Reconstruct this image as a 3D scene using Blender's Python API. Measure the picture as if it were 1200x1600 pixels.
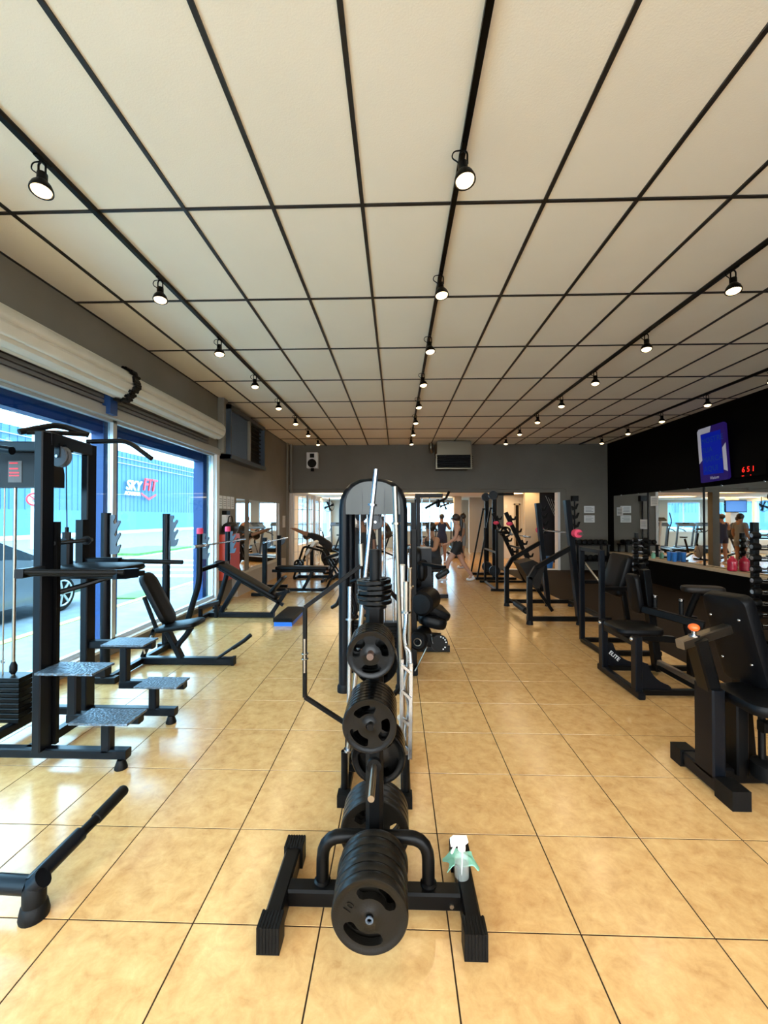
import bpy, bmesh, math, random
from mathutils import Vector, Matrix
random.seed(7)
for o in list(bpy.data.objects): bpy.data.objects.remove(o)
SC = bpy.context.scene
COL = SC.collection
R = math.radians
V = Vector

# ---------------------------------------------------------------- camera, sky, exposure
cam = bpy.data.cameras.new('camera'); camo = bpy.data.objects.new('camera', cam); COL.objects.link(camo)
cam.sensor_width = 36; cam.lens = 660/1600*36; cam.clip_start = 0.05; cam.clip_end = 500
camo.location = (0, 0, 1.58)
camo.rotation_euler = (R(90.69), 0, R(1.736))
SC.camera = camo
w = bpy.data.worlds.new('sky'); SC.world = w; w.use_nodes = True
bg = w.node_tree.nodes['Background']
bg.inputs[0].default_value = (0.92, 0.965, 1.0, 1); bg.inputs[1].default_value = 10.5
SC.view_settings.view_transform = 'Standard'; SC.view_settings.look = 'None'
SC.view_settings.gamma = 1; SC.view_settings.use_curve_mapping = False
SC.view_settings.exposure = 0.2
LAMP_W = 15.0
LAMP_COL = (1.0, 0.80, 0.50)

# ---------------------------------------------------------------- materials
MAT = {}
def mat(name, col, rough=0.5, metal=0.0, emit=None, estr=0, noise=None, bump=None, spec=0.5, coat=0):
    m = bpy.data.materials.new(name); m.use_nodes = True
    nt = m.node_tree; b = nt.nodes['Principled BSDF']
    b.inputs['Base Color'].default_value = (*col, 1); b.inputs['Roughness'].default_value = rough
    b.inputs['Metallic'].default_value = metal; b.inputs['Specular IOR Level'].default_value = spec
    b.inputs['Coat Weight'].default_value = coat
    if emit: b.inputs['Emission Color'].default_value = (*emit, 1); b.inputs['Emission Strength'].default_value = estr
    if noise:                                  # (scale, other colour, lo, hi)
        g = nt.nodes.new('ShaderNodeNewGeometry')
        n = nt.nodes.new('ShaderNodeTexNoise'); n.inputs['Scale'].default_value = noise[0]; n.inputs['Detail'].default_value = 6
        nt.links.new(g.outputs['Position'], n.inputs['Vector'])
        r = nt.nodes.new('ShaderNodeValToRGB')
        r.color_ramp.elements[0].position = noise[2]; r.color_ramp.elements[0].color = (*col, 1)
        r.color_ramp.elements[1].position = noise[3]; r.color_ramp.elements[1].color = (*noise[1], 1)
        nt.links.new(n.outputs['Fac'], r.inputs[0]); nt.links.new(r.outputs[0], b.inputs['Base Color'])
    if bump:                                   # (scale, strength)
        g = nt.nodes.new('ShaderNodeNewGeometry')
        n = nt.nodes.new('ShaderNodeTexNoise'); n.inputs['Scale'].default_value = bump[0]; n.inputs['Detail'].default_value = 4
        nt.links.new(g.outputs['Position'], n.inputs['Vector'])
        bp = nt.nodes.new('ShaderNodeBump'); bp.inputs['Strength'].default_value = bump[1]; bp.inputs['Distance'].default_value = 0.004
        nt.links.new(n.outputs['Fac'], bp.inputs['Height']); nt.links.new(bp.outputs[0], b.inputs['Normal'])
    MAT[name] = m
    return m
mat('steel_black', (0.0016, 0.0016, 0.0018), 0.34, spec=.13, noise=(9, (0.003, 0.003, 0.003), .4, .7))
mat('steel_skylit', (0.002, 0.003, 0.005), 0.32, spec=.17)  # black steel with the blue sky reflection put into its colour
mat('rubber', (0.003, 0.003, 0.003), 0.5, spec=.14, bump=(220, .2))
mat('plate_iron', (0.0055, 0.0045, 0.0033), 0.34, spec=.2, bump=(160, .15))
mat('plate_gloss', (0.0015, 0.0015, 0.0015), 0.20, spec=.2, bump=(120, .08))
mat('leather', (0.002, 0.0022, 0.0028), 0.42, spec=.13, bump=(150, .15))
mat('leather_brown', (0.010, 0.008, 0.0065), 0.45, spec=.2)
mat('clear_plastic', (0.75, 0.82, 0.80), 0.08); MAT['clear_plastic'].node_tree.nodes['Principled BSDF'].inputs['Alpha'].default_value = .15
mat('chrome', (0.36, 0.36, 0.36), 0.2, 1)
mat('rust', (0.06, 0.03, 0.018), 0.5)
mat('chrome_worn', (0.30, 0.255, 0.20), 0.3, 1)
mat('alu', (0.62, 0.63, 0.62), 0.38, .7)
mat('grey_plastic', (0.035, 0.041, 0.038), 0.16, spec=.28)
mat('hook_grey', (0.05, 0.065, 0.085), 0.4)
mat('pulley', (0.04, 0.044, 0.05), 0.45, spec=.3)
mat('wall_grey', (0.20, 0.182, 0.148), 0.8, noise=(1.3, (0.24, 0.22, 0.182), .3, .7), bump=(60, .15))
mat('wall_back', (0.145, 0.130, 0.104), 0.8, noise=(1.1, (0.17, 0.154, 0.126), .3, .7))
mat('wall_black', (0.0015, 0.0015, 0.0016), 0.8, spec=.06)
mat('wall_white', (0.74, 0.70, 0.64), 0.8)
mat('wall_beige', (0.50, 0.44, 0.36), 0.8)
mat('rubber_floor', (0.016, 0.0085, 0.004), 0.7, spec=.12, noise=(14, (0.022, 0.012, 0.006), .35, .7))
mat('grout', (0.03, 0.017, 0.009), 0.95, spec=.1)
mat('tbar', (0.012, 0.0105, 0.0095), 0.5)
mat('shutter', (0.60, 0.57, 0.48), 0.45, .1, noise=(3, (0.66, 0.62, 0.53), .35, .7))
mat('shutter_shaded', (0.14, 0.135, 0.13), 0.5)  # shutter curtain colour darkened for the shade beneath the roll
mat('rail', (0.36, 0.345, 0.31), 0.5, .2)
mat('facade_blue', (0.006, 0.04, 0.15), 0.5)
mat('red_paint', (0.62, 0.055, 0.02), 0.4)
mat('pink_foam', (0.75, 0.05, 0.12), 0.6)
mat('orange_knob', (0.85, 0.12, 0.02), 0.35)
mat('blue_step', (0.01, 0.16, 0.75), 0.45)
mat('paper', (0.72, 0.72, 0.70), 0.8)
mat('paper_ink', (0.10, 0.10, 0.10), 0.8)
mat('ledge', (0.55, 0.42, 0.27), 0.45)
mat('white_plastic', (0.8, 0.79, 0.76), 0.4)
mat('white_metal', (0.72, 0.70, 0.68), 0.45)
mat('cloth_green', (0.22, 0.52, 0.38), 0.9, bump=(300, .5))
mat('red_plastic', (0.5, 0.01, 0.04), 0.25)
mat('blue_plastic', (0.03, 0.2, 0.6), 0.3)
mat('mirror', (0.86, 0.88, 0.87), 0.015, 1)
mat('asphalt', (0.16, 0.17, 0.18), 0.9, noise=(6, (0.21, 0.22, 0.23), .35, .7))
mat('pavement', (0.25, 0.255, 0.26), 0.9, noise=(5, (0.32, 0.32, 0.32), .35, .7))
mat('road_white', (0.75, 0.75, 0.73), 0.8)
mat('road_yellow', (0.7, 0.5, 0.12), 0.8)
mat('grass', (0.08, 0.2, 0.04), 0.9, noise=(4, (0.14, 0.26, 0.06), .3, .7))
mat('cladding', (0.055, 0.125, 0.195), 0.6, noise=(.35, (0.065, 0.145, 0.22), .3, .7))
mat('cladding_low', (0.075, 0.165, 0.245), 0.7)
mat('concrete', (0.55, 0.56, 0.55), 0.85)
mat('sign_red', (0.75, 0.02, 0.03), 0.5)
mat('sign_white', (0.85, 0.85, 0.85), 0.5)
mat('car_grey', (0.20, 0.22, 0.25), 0.25, .5, coat=.6)
mat('car_glass', (0.02, 0.03, 0.04), 0.05)
mat('skin', (0.50, 0.27, 0.18), 0.55)
mat('skin_tan', (0.36, 0.17, 0.09), 0.55)
mat('skin_dark', (0.20, 0.09, 0.05), 0.55)
mat('hair', (0.018, 0.012, 0.009), 0.45)
mat('black_cloth', (0.012, 0.012, 0.014), 0.8)
mat('navy_cloth', (0.02, 0.025, 0.06), 0.8)
mat('grey_cloth', (0.25, 0.25, 0.25), 0.85)
mat('shoe_white', (0.7, 0.68, 0.66), 0.6)
mat('bulb', (1, .9, .7), .3, emit=(1.0, 0.74, 0.40), estr=3.2)
mat('cove', (1, .9, .7), .4, emit=(1.0, 0.66, 0.30), estr=6)
mat('led_red', (.5, 0, 0), .4, emit=(1.0, 0.02, 0.01), estr=1.6)
mat('screen_blue', (0.001, 0.005, 0.07), .4, spec=.1, emit=(0.002, 0.012, 0.36), estr=0.5)
mat('screen_dim', (0.006, 0.016, 0.07), .4, spec=.1, emit=(0.008, 0.04, 0.22), estr=0.5)
mat('tv_screen', (0.02, 0.05, 0.12), .2, emit=(0.05, 0.16, 0.5), estr=1.2)
mat('poster_purple', (0.01, 0.005, 0.05), .4, spec=.1, emit=(0.03, 0.012, 0.16), estr=0.35)
mat('poster_white', (0.3, 0.3, 0.33), .4, emit=(0.5, 0.5, 0.6), estr=0.28)
mat('banner_black', (0.006, 0.006, 0.010), .7)
mat('dark_void', (0.004, 0.004, 0.004), .9)
mat('galv', (0.22, 0.20, 0.15), .3, .9)

def glass(name, tint, refl=0.35):
    m = bpy.data.materials.new(name); m.use_nodes = True; nt = m.node_tree; nt.nodes.clear()
    out = nt.nodes.new('ShaderNodeOutputMaterial'); mx = nt.nodes.new('ShaderNodeMixShader')
    t = nt.nodes.new('ShaderNodeBsdfTransparent'); t.inputs[0].default_value = (*tint, 1)
    g = nt.nodes.new('ShaderNodeBsdfGlossy'); g.inputs['Roughness'].default_value = 0.01
    lw_ = nt.nodes.new('ShaderNodeLayerWeight'); lw_.inputs[0].default_value = .5
    pw = nt.nodes.new('ShaderNodeMath'); pw.operation = 'POWER'; pw.inputs[1].default_value = 5
    mr = nt.nodes.new('ShaderNodeMapRange'); mr.inputs['To Min'].default_value = .03*refl/.35; mr.inputs['To Max'].default_value = .7
    nt.links.new(lw_.outputs['Facing'], pw.inputs[0]); nt.links.new(pw.outputs[0], mr.inputs['Value']); nt.links.new(mr.outputs[0], mx.inputs[0])
    nt.links.new(t.outputs[0], mx.inputs[1]); nt.links.new(g.outputs[0], mx.inputs[2])
    nt.links.new(mx.outputs[0], out.inputs[0]); MAT[name] = m
glass('glass', (0.62, 0.86, 1.0)); glass('glass_clear', (0.97, 0.98, 0.98)); glass('bottle', (0.86, 0.92, 0.90), 2.2)

def tile_material():
    m = bpy.data.materials.new('floor_tile'); m.use_nodes = True; nt = m.node_tree; b = nt.nodes['Principled BSDF']
    g = nt.nodes.new('ShaderNodeNewGeometry'); oi = nt.nodes.new('ShaderNodeObjectInfo')
    ad = nt.nodes.new('ShaderNodeVectorMath'); ad.operation = 'MULTIPLY_ADD'
    cb = nt.nodes.new('ShaderNodeCombineXYZ')
    for i in range(3): nt.links.new(oi.outputs['Random'], cb.inputs[i])
    ad.inputs[1].default_value = (13, 7, 5); nt.links.new(cb.outputs[0], ad.inputs[0]); nt.links.new(g.outputs['Position'], ad.inputs[2])
    n1 = nt.nodes.new('ShaderNodeTexNoise'); n1.inputs['Scale'].default_value = 13; n1.inputs['Detail'].default_value = 10; n1.inputs['Roughness'].default_value = .7; n1.inputs['Distortion'].default_value = .35
    nt.links.new(ad.outputs[0], n1.inputs['Vector'])
    r = nt.nodes.new('ShaderNodeValToRGB'); e = r.color_ramp.elements
    e[0].position = .28; e[0].color = (0.42, 0.22, 0.080, 1); e[1].position = .72; e[1].color = (0.64, 0.405, 0.170, 1)
    k = r.color_ramp.elements.new(.5); k.color = (0.54, 0.318, 0.122, 1)
    nt.links.new(n1.outputs['Fac'], r.inputs[0]); nt.links.new(r.outputs[0], b.inputs['Base Color'])
    mr = nt.nodes.new('ShaderNodeMapRange'); mr.inputs['To Min'].default_value = .13; mr.inputs['To Max'].default_value = .27
    nt.links.new(n1.outputs['Fac'], mr.inputs['Value']); nt.links.new(mr.outputs[0], b.inputs['Roughness'])
    b.inputs['Specular IOR Level'].default_value = .55
    MAT['floor_tile'] = m
tile_material()
mat('panel', (0.84, 0.77, 0.63), 0.85, noise=(1.6, (0.87, 0.80, 0.66), .3, .7), bump=(120, .25))
def tread_material():
    m = mat('tread_plate', (0.10, 0.13, 0.16), 0.35, .6); nt = m.node_tree; b = nt.nodes['Principled BSDF']
    g = nt.nodes.new('ShaderNodeNewGeometry'); v = nt.nodes.new('ShaderNodeTexVoronoi'); v.inputs['Scale'].default_value = 62
    nt.links.new(g.outputs['Position'], v.inputs['Vector'])
    bp = nt.nodes.new('ShaderNodeBump'); bp.invert = True; bp.inputs['Strength'].default_value = .9; bp.inputs['Distance'].default_value = .006
    nt.links.new(v.outputs['Distance'], bp.inputs['Height']); nt.links.new(bp.outputs[0], b.inputs['Normal'])
tread_material()

# ---------------------------------------------------------------- mesh helpers
class MB:
    def __init__(s): s.v = []; s.f = []
    def add(s, vs, fs):
        n = len(s.v); s.v += [tuple(p) for p in vs]; s.f += [tuple(i+n for i in q) for q in fs]; return s
    def bx(s, x0, y0, z0, x1, y1, z1):
        x0, x1 = min(x0, x1), max(x0, x1); y0, y1 = min(y0, y1), max(y0, y1); z0, z1 = min(z0, z1), max(z0, z1)
        return s.add([(x0,y0,z0),(x1,y0,z0),(x1,y1,z0),(x0,y1,z0),(x0,y0,z1),(x1,y0,z1),(x1,y1,z1),(x0,y1,z1)],
                     [(0,3,2,1),(4,5,6,7),(0,1,5,4),(1,2,6,5),(2,3,7,6),(3,0,4,7)])
    def beam(s, p0, p1, w, h=None, up=(0,0,1), ch=None):
        h = h or w; p0 = V(p0); p1 = V(p1); d = (p1-p0).normalized(); up = V(up)
        if abs(d.dot(up)) > .95: up = V((0,1,0)) if abs(d.y) < .9 else V((1,0,0))
        a = d.cross(up).normalized(); b = a.cross(d)
        c = ch if ch is not None else min(w, h)*.12
        pr = [(-w/2+c,-h/2),(w/2-c,-h/2),(w/2,-h/2+c),(w/2,h/2-c),(w/2-c,h/2),(-w/2+c,h/2),(-w/2,h/2-c),(-w/2,-h/2+c)]
        return s.loft([[p + a*x + b*y for x, y in pr] for p in (p0, p1)])
    def loft(s, rings, caps=True, closed=False):
        n = len(rings[0]); vs = [p for r in rings for p in r]; fs = []
        m = len(rings)
        for i in range(m if closed else m-1):
            j = (i+1) % m
            for k in range(n): fs.append((i*n+k, i*n+(k+1) % n, j*n+(k+1) % n, j*n+k))
        if caps and not closed: fs.append(tuple(range(n-1, -1, -1))); fs.append(tuple((m-1)*n+k for k in range(n)))
        return s.add(vs, fs)
    def tube(s, pts, r, n=10, closed=False, smooth=0, caps=True):
        pts = [V(p) for p in pts]
        if smooth:                              # round every inner corner
            q = [pts[0]]
            for i in range(1, len(pts)-1):
                a, b, c = pts[i-1], pts[i], pts[i+1]
                da = (a-b); dc = (c-b); l = min(smooth, da.length*.48, dc.length*.48)
                s0 = b+da.normalized()*l; s1 = b+dc.normalized()*l
                for k in range(6):
                    t = k/5; q.append(s0*(1-t)**2 + b*2*t*(1-t) + s1*t*t)
            q.append(pts[-1]); pts = q
        m = len(pts); rs = r if isinstance(r, (list, tuple)) else [r]*m
        if len(rs) != m: rs = [rs[0]]*m
        rings = []; a = None
        for i, p in enumerate(pts):
            if closed: d = pts[(i+1) % m]-pts[i-1]
            else: d = pts[min(i+1, m-1)]-pts[max(i-1, 0)]
            d.normalize()
            if a is None:
                a = d.orthogonal().normalized()
            else:
                a = (a - d*a.dot(d)).normalized()
            b = d.cross(a)
            rings.append([p + (a*math.cos(2*math.pi*k/n) + b*math.sin(2*math.pi*k/n))*rs[i] for k in range(n)])
        return s.loft(rings, caps, closed)
    def cyl(s, p0, p1, r, n=16, r2=None):
        return s.tube([p0, p1], [r, r if r2 is None else r2], n)
    def lathe(s, prof, o, axis=(0,0,1), n=24):   # prof: (radius, height along axis), closed at both ends by caps
        o = V(o); d = V(axis).normalized(); a = d.orthogonal().normalized(); b = d.cross(a)
        rings = [[o + d*t + (a*math.cos(2*math.pi*k/n)+b*math.sin(2*math.pi*k/n))*max(r, 1e-4) for k in range(n)] for r, t in prof]
        return s.loft(rings)
    def ring(s, o, axis, R0, r, n=28, m=8):
        o = V(o); d = V(axis).normalized(); a = d.orthogonal().normalized(); b = d.cross(a)
        return s.tube([o+(a*math.cos(2*math.pi*k/n)+b*math.sin(2*math.pi*k/n))*R0 for k in range(n)], r, m, closed=True)
    def prism(s, out, o, u, v, t):               # outline in the (u, v) plane at o, t thick along u x v
        o = V(o); u = V(u).normalized(); v = V(v).normalized(); n = u.cross(v)
        a = [o+u*x+v*y for x, y in out]; b = [p+n*t for p in a]; k = len(out)
        return s.add(a+b, [tuple(range(k-1, -1, -1)), tuple(range(k, 2*k))] + [(i, (i+1) % k, (i+1) % k+k, i+k) for i in range(k)])
    def pad(s, c, u, v, lu, lv, t, r=.03, e=.012, lv2=None, dome=0.0):   # upholstered pad, bottom centre c, size lu x lv, t thick along u x v
        c = V(c); u = V(u).normalized(); v = (V(v)-u*V(v).dot(u)).normalized(); n = u.cross(v); lv2 = lv2 or lv
        def outline(ins):
            pts = []; a = lu/2-ins
            for (sx, sy, a0) in ((1,1,0),(-1,1,90),(-1,-1,180),(1,-1,270)):
                hv = (lv2 if sx > 0 else lv)/2-ins; rr = max(min(r, a*.98, hv*.98)-ins*.5, .002)
                for k in range(5):
                    an = R(a0+k*22.5); pts.append((sx*(a-rr)+rr*math.cos(an), sy*(hv-rr)+rr*math.sin(an)))
            return pts
        lay = [(e, 0), (e*.3, e*.3), (0, e), (0, t-e), (e*.3, t-e*.3), (e, t), (min(lu, lv)*.3, t+dome)]
        return s.loft([[c+u*x+v*y+n*z for x, y in outline(i)] for i, z in lay])
    def ball(s, c, r, n=14, sc=(1,1,1)):
        c = V(c); m = n//2; rings = []
        for i in range(m+1):
            ph = math.pi*i/m; rr = max(math.sin(ph), 1e-3)
            rings.append([c+V((rr*math.cos(2*math.pi*k/n)*r*sc[0], rr*math.sin(2*math.pi*k/n)*r*sc[1], -math.cos(ph)*r*sc[2])) for k in range(n)])
        return s.loft(rings)
    def mesh(s, name, m, off=(0,0,0), smooth=True):
        me = bpy.data.meshes.new(name); ox, oy, oz = off
        me.from_pydata([(x-ox, y-oy, z-oz) for x, y, z in s.v], [], s.f)
        bm = bmesh.new(); bm.from_mesh(me); bmesh.ops.recalc_face_normals(bm, faces=bm.faces); bm.to_mesh(me); bm.free()
        me.materials.append(MAT[m])
        if smooth:
            me.polygons.foreach_set('use_smooth', [True]*len(me.polygons)); me.set_sharp_from_angle(angle=R(38))
        return me

def link(name, me, parent=None, loc=(0,0,0)):
    o = bpy.data.objects.new(name, me); COL.objects.link(o); o.location = loc
    if parent: o.parent = parent
    return o
def origin(o):
    p = V((0,0,0))
    while o: p += o.location; o = o.parent
    return p
def part(name, mb, m, parent, label=None):        # world coordinates in, stored in the thing's own frame
    o = link(name, mb.mesh(name, m, origin(parent)), parent)
    if label: o['label'] = label
    return o
def tag(o, label, cat, group=None, kind=None):
    o['label'] = label; o['category'] = cat
    if group: o['group'] = group
    if kind: o['kind'] = kind
    return o
def thing(name, label, cat, loc, group=None):
    o = bpy.data.objects.new(name, None); COL.objects.link(o); o.location = loc; o.empty_display_size = .1
    return tag(o, label, cat, group)
def single(name, mb, m, loc, label, cat, group=None, kind=None):
    return tag(link(name, mb.mesh(name, m, loc), None, loc), label, cat, group, kind)
def struct(name, mb, m, label, cat, loc=(0,0,0)):
    return single(name, mb, m, loc, label, cat, kind='structure')
def copy_tree(o, parent=None):
    c = o.copy(); COL.objects.link(c); c.parent = parent
    for ch in list(o.children): copy_tree(ch, c)
    return c
def B(): return MB()
def text_mesh(txt, size, ext, m, shear=0.0, bevel=0):
    cu = bpy.data.curves.new('lettering', 'FONT'); cu.body = txt; cu.size = size; cu.extrude = ext; cu.shear = shear; cu.align_x = 'CENTER'; cu.align_y = 'CENTER'
    cu.resolution_u = 3; cu.offset = bevel
    o = bpy.data.objects.new('lettering', cu); COL.objects.link(o)
    me = bpy.data.meshes.new_from_object(o.evaluated_get(bpy.context.evaluated_depsgraph_get()))
    bpy.data.objects.remove(o); me.materials.clear(); me.materials.append(MAT[m]); return me
def text(name, txt, size, m, pos, u, v, parent=None, ext=.002, shear=0.0, bevel=0):
    me = text_mesh(txt, size, ext, m, shear, bevel); u = V(u).normalized(); v = V(v).normalized(); n = u.cross(v)
    M = Matrix((u, v, n)).transposed().to_4x4(); M.translation = V(pos) - (origin(parent) if parent else V((0,0,0)))
    me.transform(M); return link(name, me, parent)

# ================================================================= THE ROOM
CZ = 3.76                                        # ceiling height
XL, XR, YB, YF = -3.27, 6.27, 12.75, -1.4
# --- floor with its tiles
T = .4965; GX = .2; GY = 1.64
fl = struct('floor', B().bx(XL, YF, -.15, XR, 22.2, -.0014).bx(-3.42, YB+.2, -.15, XL, 22.2, -.0014).bx(XR, YB+.2, -.15, 8.2, 22.2, -.0014), 'grout',
            'glossy beige ceramic tile floor with dark grout lines', 'floor')
g = .0052
def tile_mb(wx, wy):
    mb = B(); c = .0008; rings = []
    for z, i in ((-.012, 0), (-.002, 0), (0, c)):
        rings.append([(i, i, z), (wx-i, i, z), (wx-i, wy-i, z), (i, wy-i, z)])
    return mb.loft([[V(p) for p in r] for r in rings])
EDGE = 3.13
full = tile_mb(T-g, T-g).mesh('tile', 'floor_tile', smooth=False)
edge = tile_mb(EDGE-(GX+5*T)-g, T-g).mesh('tile', 'floor_tile', smooth=False)
rest = B()
for j in range(-6, 42):
    for i in range(-15, 16):
        x = GX+i*T+g/2; y = GY+j*T+g/2
        if y > 22 or x > 8: continue
        if y+T < YB+.15:
            if i < -7 or i > 5: continue
            if -1 <= j <= 20: link('tile', edge if i == 5 else full, fl, (x, y, 0)); continue
            wx = (EDGE-x) if i == 5 else T-g
        else:
            if i < -7: continue
            wx = T-g
        n = len(rest.v); t = tile_mb(wx, T-g); rest.add([(p[0]+x, p[1]+y, p[2]) for p in t.v], t.f)
ro = link('tile_field', rest.mesh('tile_field', 'floor_tile', smooth=False), fl); ro['kind'] = 'stuff'
struct('floor_mat', B().bx(EDGE, 0.2, -.006, XR, YB, .001), 'rubber_floor', 'dark brown rubber floor along the black mirror wall', 'floor')

# --- ceiling
cl = struct('ceiling', B().bx(XL-.2, YF-.2, CZ+.05, XR+.2, YB+.2, CZ+.2), 'dark_void', 'suspended ceiling of cream panels in a dark grid', 'ceiling')
PX = .63; CX0 = .39; PY = 1.25; CY0 = 2.92
cols = [XL] + [CX0+PX*k for k in range(-5, 10)] + [XR]
rows = [YF] + [CY0+PY*k for k in range(-3, 8)] + [YB]
pm = {}
for a, b in zip(cols, cols[1:]):
    for c, d in zip(rows, rows[1:]):
        k = (round(b-a, 3), round(d-c, 3))
        if k not in pm: pm[k] = B().bx(.004, .004, 0, k[0]-.004, k[1]-.004, .022).mesh('panel', 'panel', smooth=False)
        link('panel', pm[k], cl, (a, c, CZ+.004))
for x in cols[1:-1]: part('grid_runner', B().bx(x-.013, YF, CZ-.008, x+.013, YB, CZ+.02), 'tbar', cl)
for y in rows[1:-1]: part('grid_runner', B().bx(XL, y-.0115, CZ-.006, XR, y+.0115, CZ+.02), 'tbar', cl)
part('grid_runner', B().bx(XL, YF, CZ-.004, XL+.02, YB, CZ+.02), 'tbar', cl)

# --- left wall with its shop windows
WZ0, WZ1, WY1 = .14, 2.70, 7.40
lw = B().bx(XL-.18, YF, -.1, XL, WY1+.16, WZ0).bx(XL-.18, YF, WZ1+.1, XL, WY1+.16, CZ+.1).bx(XL-.18, WY1+.16, -.1, XL, YB, CZ+.1)
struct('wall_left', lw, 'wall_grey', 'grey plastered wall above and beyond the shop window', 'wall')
struct('trim_1', B().beam((XL+.06, WY1+.28, WZ1+.05), (XL+.06, WY1+.28, CZ), .12, .2).beam((XL+.03, WY1+.52, 2.9), (XL+.03, WY1+.52, CZ), .05, .05), 'wall_grey', 'grey pilaster with a pipe at the end of the shutters', 'pilaster')
struct('trim_2', B().beam((XL+.06, 12.3, 0), (XL+.06, 12.3, CZ), .05, .05).beam((XL+.10, 12.6, 2.3), (XL+.10, 12.6, CZ), .07, .07), 'wall_grey', 'grey pipes running up the far left corner', 'pipe')
def window(name, y0, y1, label):
    wn = thing(name, label, 'window', (XL, (y0+y1)/2, WZ0)); wn['kind'] = 'structure'
    fr = B().bx(XL-.06, y0, WZ0, XL+.0, y1, WZ0+.05).bx(XL-.06, y0, WZ1-.03, XL+.0, y1, WZ1)
    fr.bx(XL-.06, y0, WZ0, XL+.0, y0+.03, WZ1).bx(XL-.06, y1-.035, WZ0, XL+.0, y1, WZ1)
    part('window_frame', fr, 'alu', wn)
    part('pane', B().bx(XL-.05, y0+.03, WZ0+.05, XL-.04, y1-.035, WZ1-.03), 'glass', wn)
    part('window_sill', B().bx(XL-.02, y0, WZ0-.03, XL+.07, y1, WZ0), 'white_metal', wn)
window('window_1', YF+.1, 4.80, 'large shop window pane behind the pull-up station')
window('window_2', 4.80, WY1+.06, 'shop window pane with the red and white sign beyond')
part('jamb', B().bx(XL-.1, WY1+.06, 0, XL+.05, WY1+.17, WZ1+.1), 'white_metal', bpy.data.objects['window_2'])
struct('trim_3', B().bx(XL-.12, YF, WZ1, XL+.07, WY1+.17, WZ1+.10).bx(XL-.1, YF, WZ1+.10, XL+.03, WY1+.17, WZ1+.13), 'rail', 'pale steel rail over the shop windows', 'rail')
# exterior columns and beam painted blue
struct('trim_4', B().bx(-3.60, 4.86, -.12, -3.45, 5.12, 3.3).bx(-3.62, 7.42, -.12, -3.45, 7.75, 3.3).bx(-3.60, YF, 2.565, -3.46, 8, 3.3), 'facade_blue', 'blue painted posts and beam outside the shop windows', 'post')

# --- roller shutters
RZ = 3.065
def shutter(y0, y1, r, label, brush):
    t = thing('roller_shutter', label, 'shutter', (XL+.2, (y0+y1)/2, 2.85), 'rolled-up shutters over the windows')
    n = 72; out = []
    for k in range(n):
        a = 2*math.pi*k/n; rr = r - (.024, .007, 0, 0, 0, 0, 0, 0, .010)[k % 9]
        out.append((rr*math.cos(a), rr*math.sin(a)))
    part('rolled_curtain', B().prism(out, (XL+.18, y1, RZ), (1,0,0), (0,0,1), y1-y0), 'shutter', t)
    for k in range(5):
        z = WZ1+.13+k*.05
        part('slat', B().bx(XL+.005, y0+.02, z+.006, XL+.05, y1-.02, z+.042), 'shutter_shaded', t)
    if brush:
        mb = B()
        for k in range(26):
            a = R(-115+k*7.5); rr = r+.01+random.random()*.015
            p = V((XL+.18+rr*math.cos(a), y1+random.uniform(-.03, .05), RZ+rr*math.sin(a)))
            mb.cyl(p-V((0, .03, 0)), p+V((0, .045+random.random()*.03, 0)), .019, 6)
        part('brush_seal', mb, 'rubber', t, 'ragged black brush seal at the joint')
        part('bracket', B().bx(XL+.001, y1-.06, 2.72, XL+.12, y1+.06, 2.95), 'facade_blue', t, 'blue support bracket')
    else:
        part('end_plate', B().cyl((XL+.18, y1, RZ), (XL+.18, y1+.012, RZ), r*.97, 32), 'shutter', t)
shutter(YF+.1, 4.60, .168, 'cream roller shutter rolled up nearer the camera, ragged black seal at its end', True)
shutter(4.69, 7.16, .15, 'cream roller shutter rolled up above the far window pane', False)

# --- back wall: openings to the second room
PIL0, PIL1, OPR, OZ = 3.0, 3.2, 4.84, 2.32
bw = B().bx(XL, YB, OZ, XR, YB+.2, CZ+.1).bx(OPR, YB, -.1, XR, YB+.2, OZ).bx(PIL0, YB, -.1, PIL1, YB+.2, OZ)
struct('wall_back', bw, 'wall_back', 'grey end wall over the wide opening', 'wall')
struct('trim_5', B().tube([(-3.2, YB-.02, 2.42), (5.05, YB-.02, 2.42), (5.05, YB-.02, 1.0)], .016, 8, smooth=.08).bx(2.1, YB-.05, 2.38, 2.2, YB, 2.46), 'wall_back', 'conduit along the end wall', 'conduit')
struct('trim_6', B().bx(OPR-.05, YB-.03, 0, OPR+.02, YB+.22, OZ).bx(PIL1, YB, 0, OPR-.05, YB+.2, .02), 'white_metal', 'white frame on the right side of the opening', 'door frame')
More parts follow.
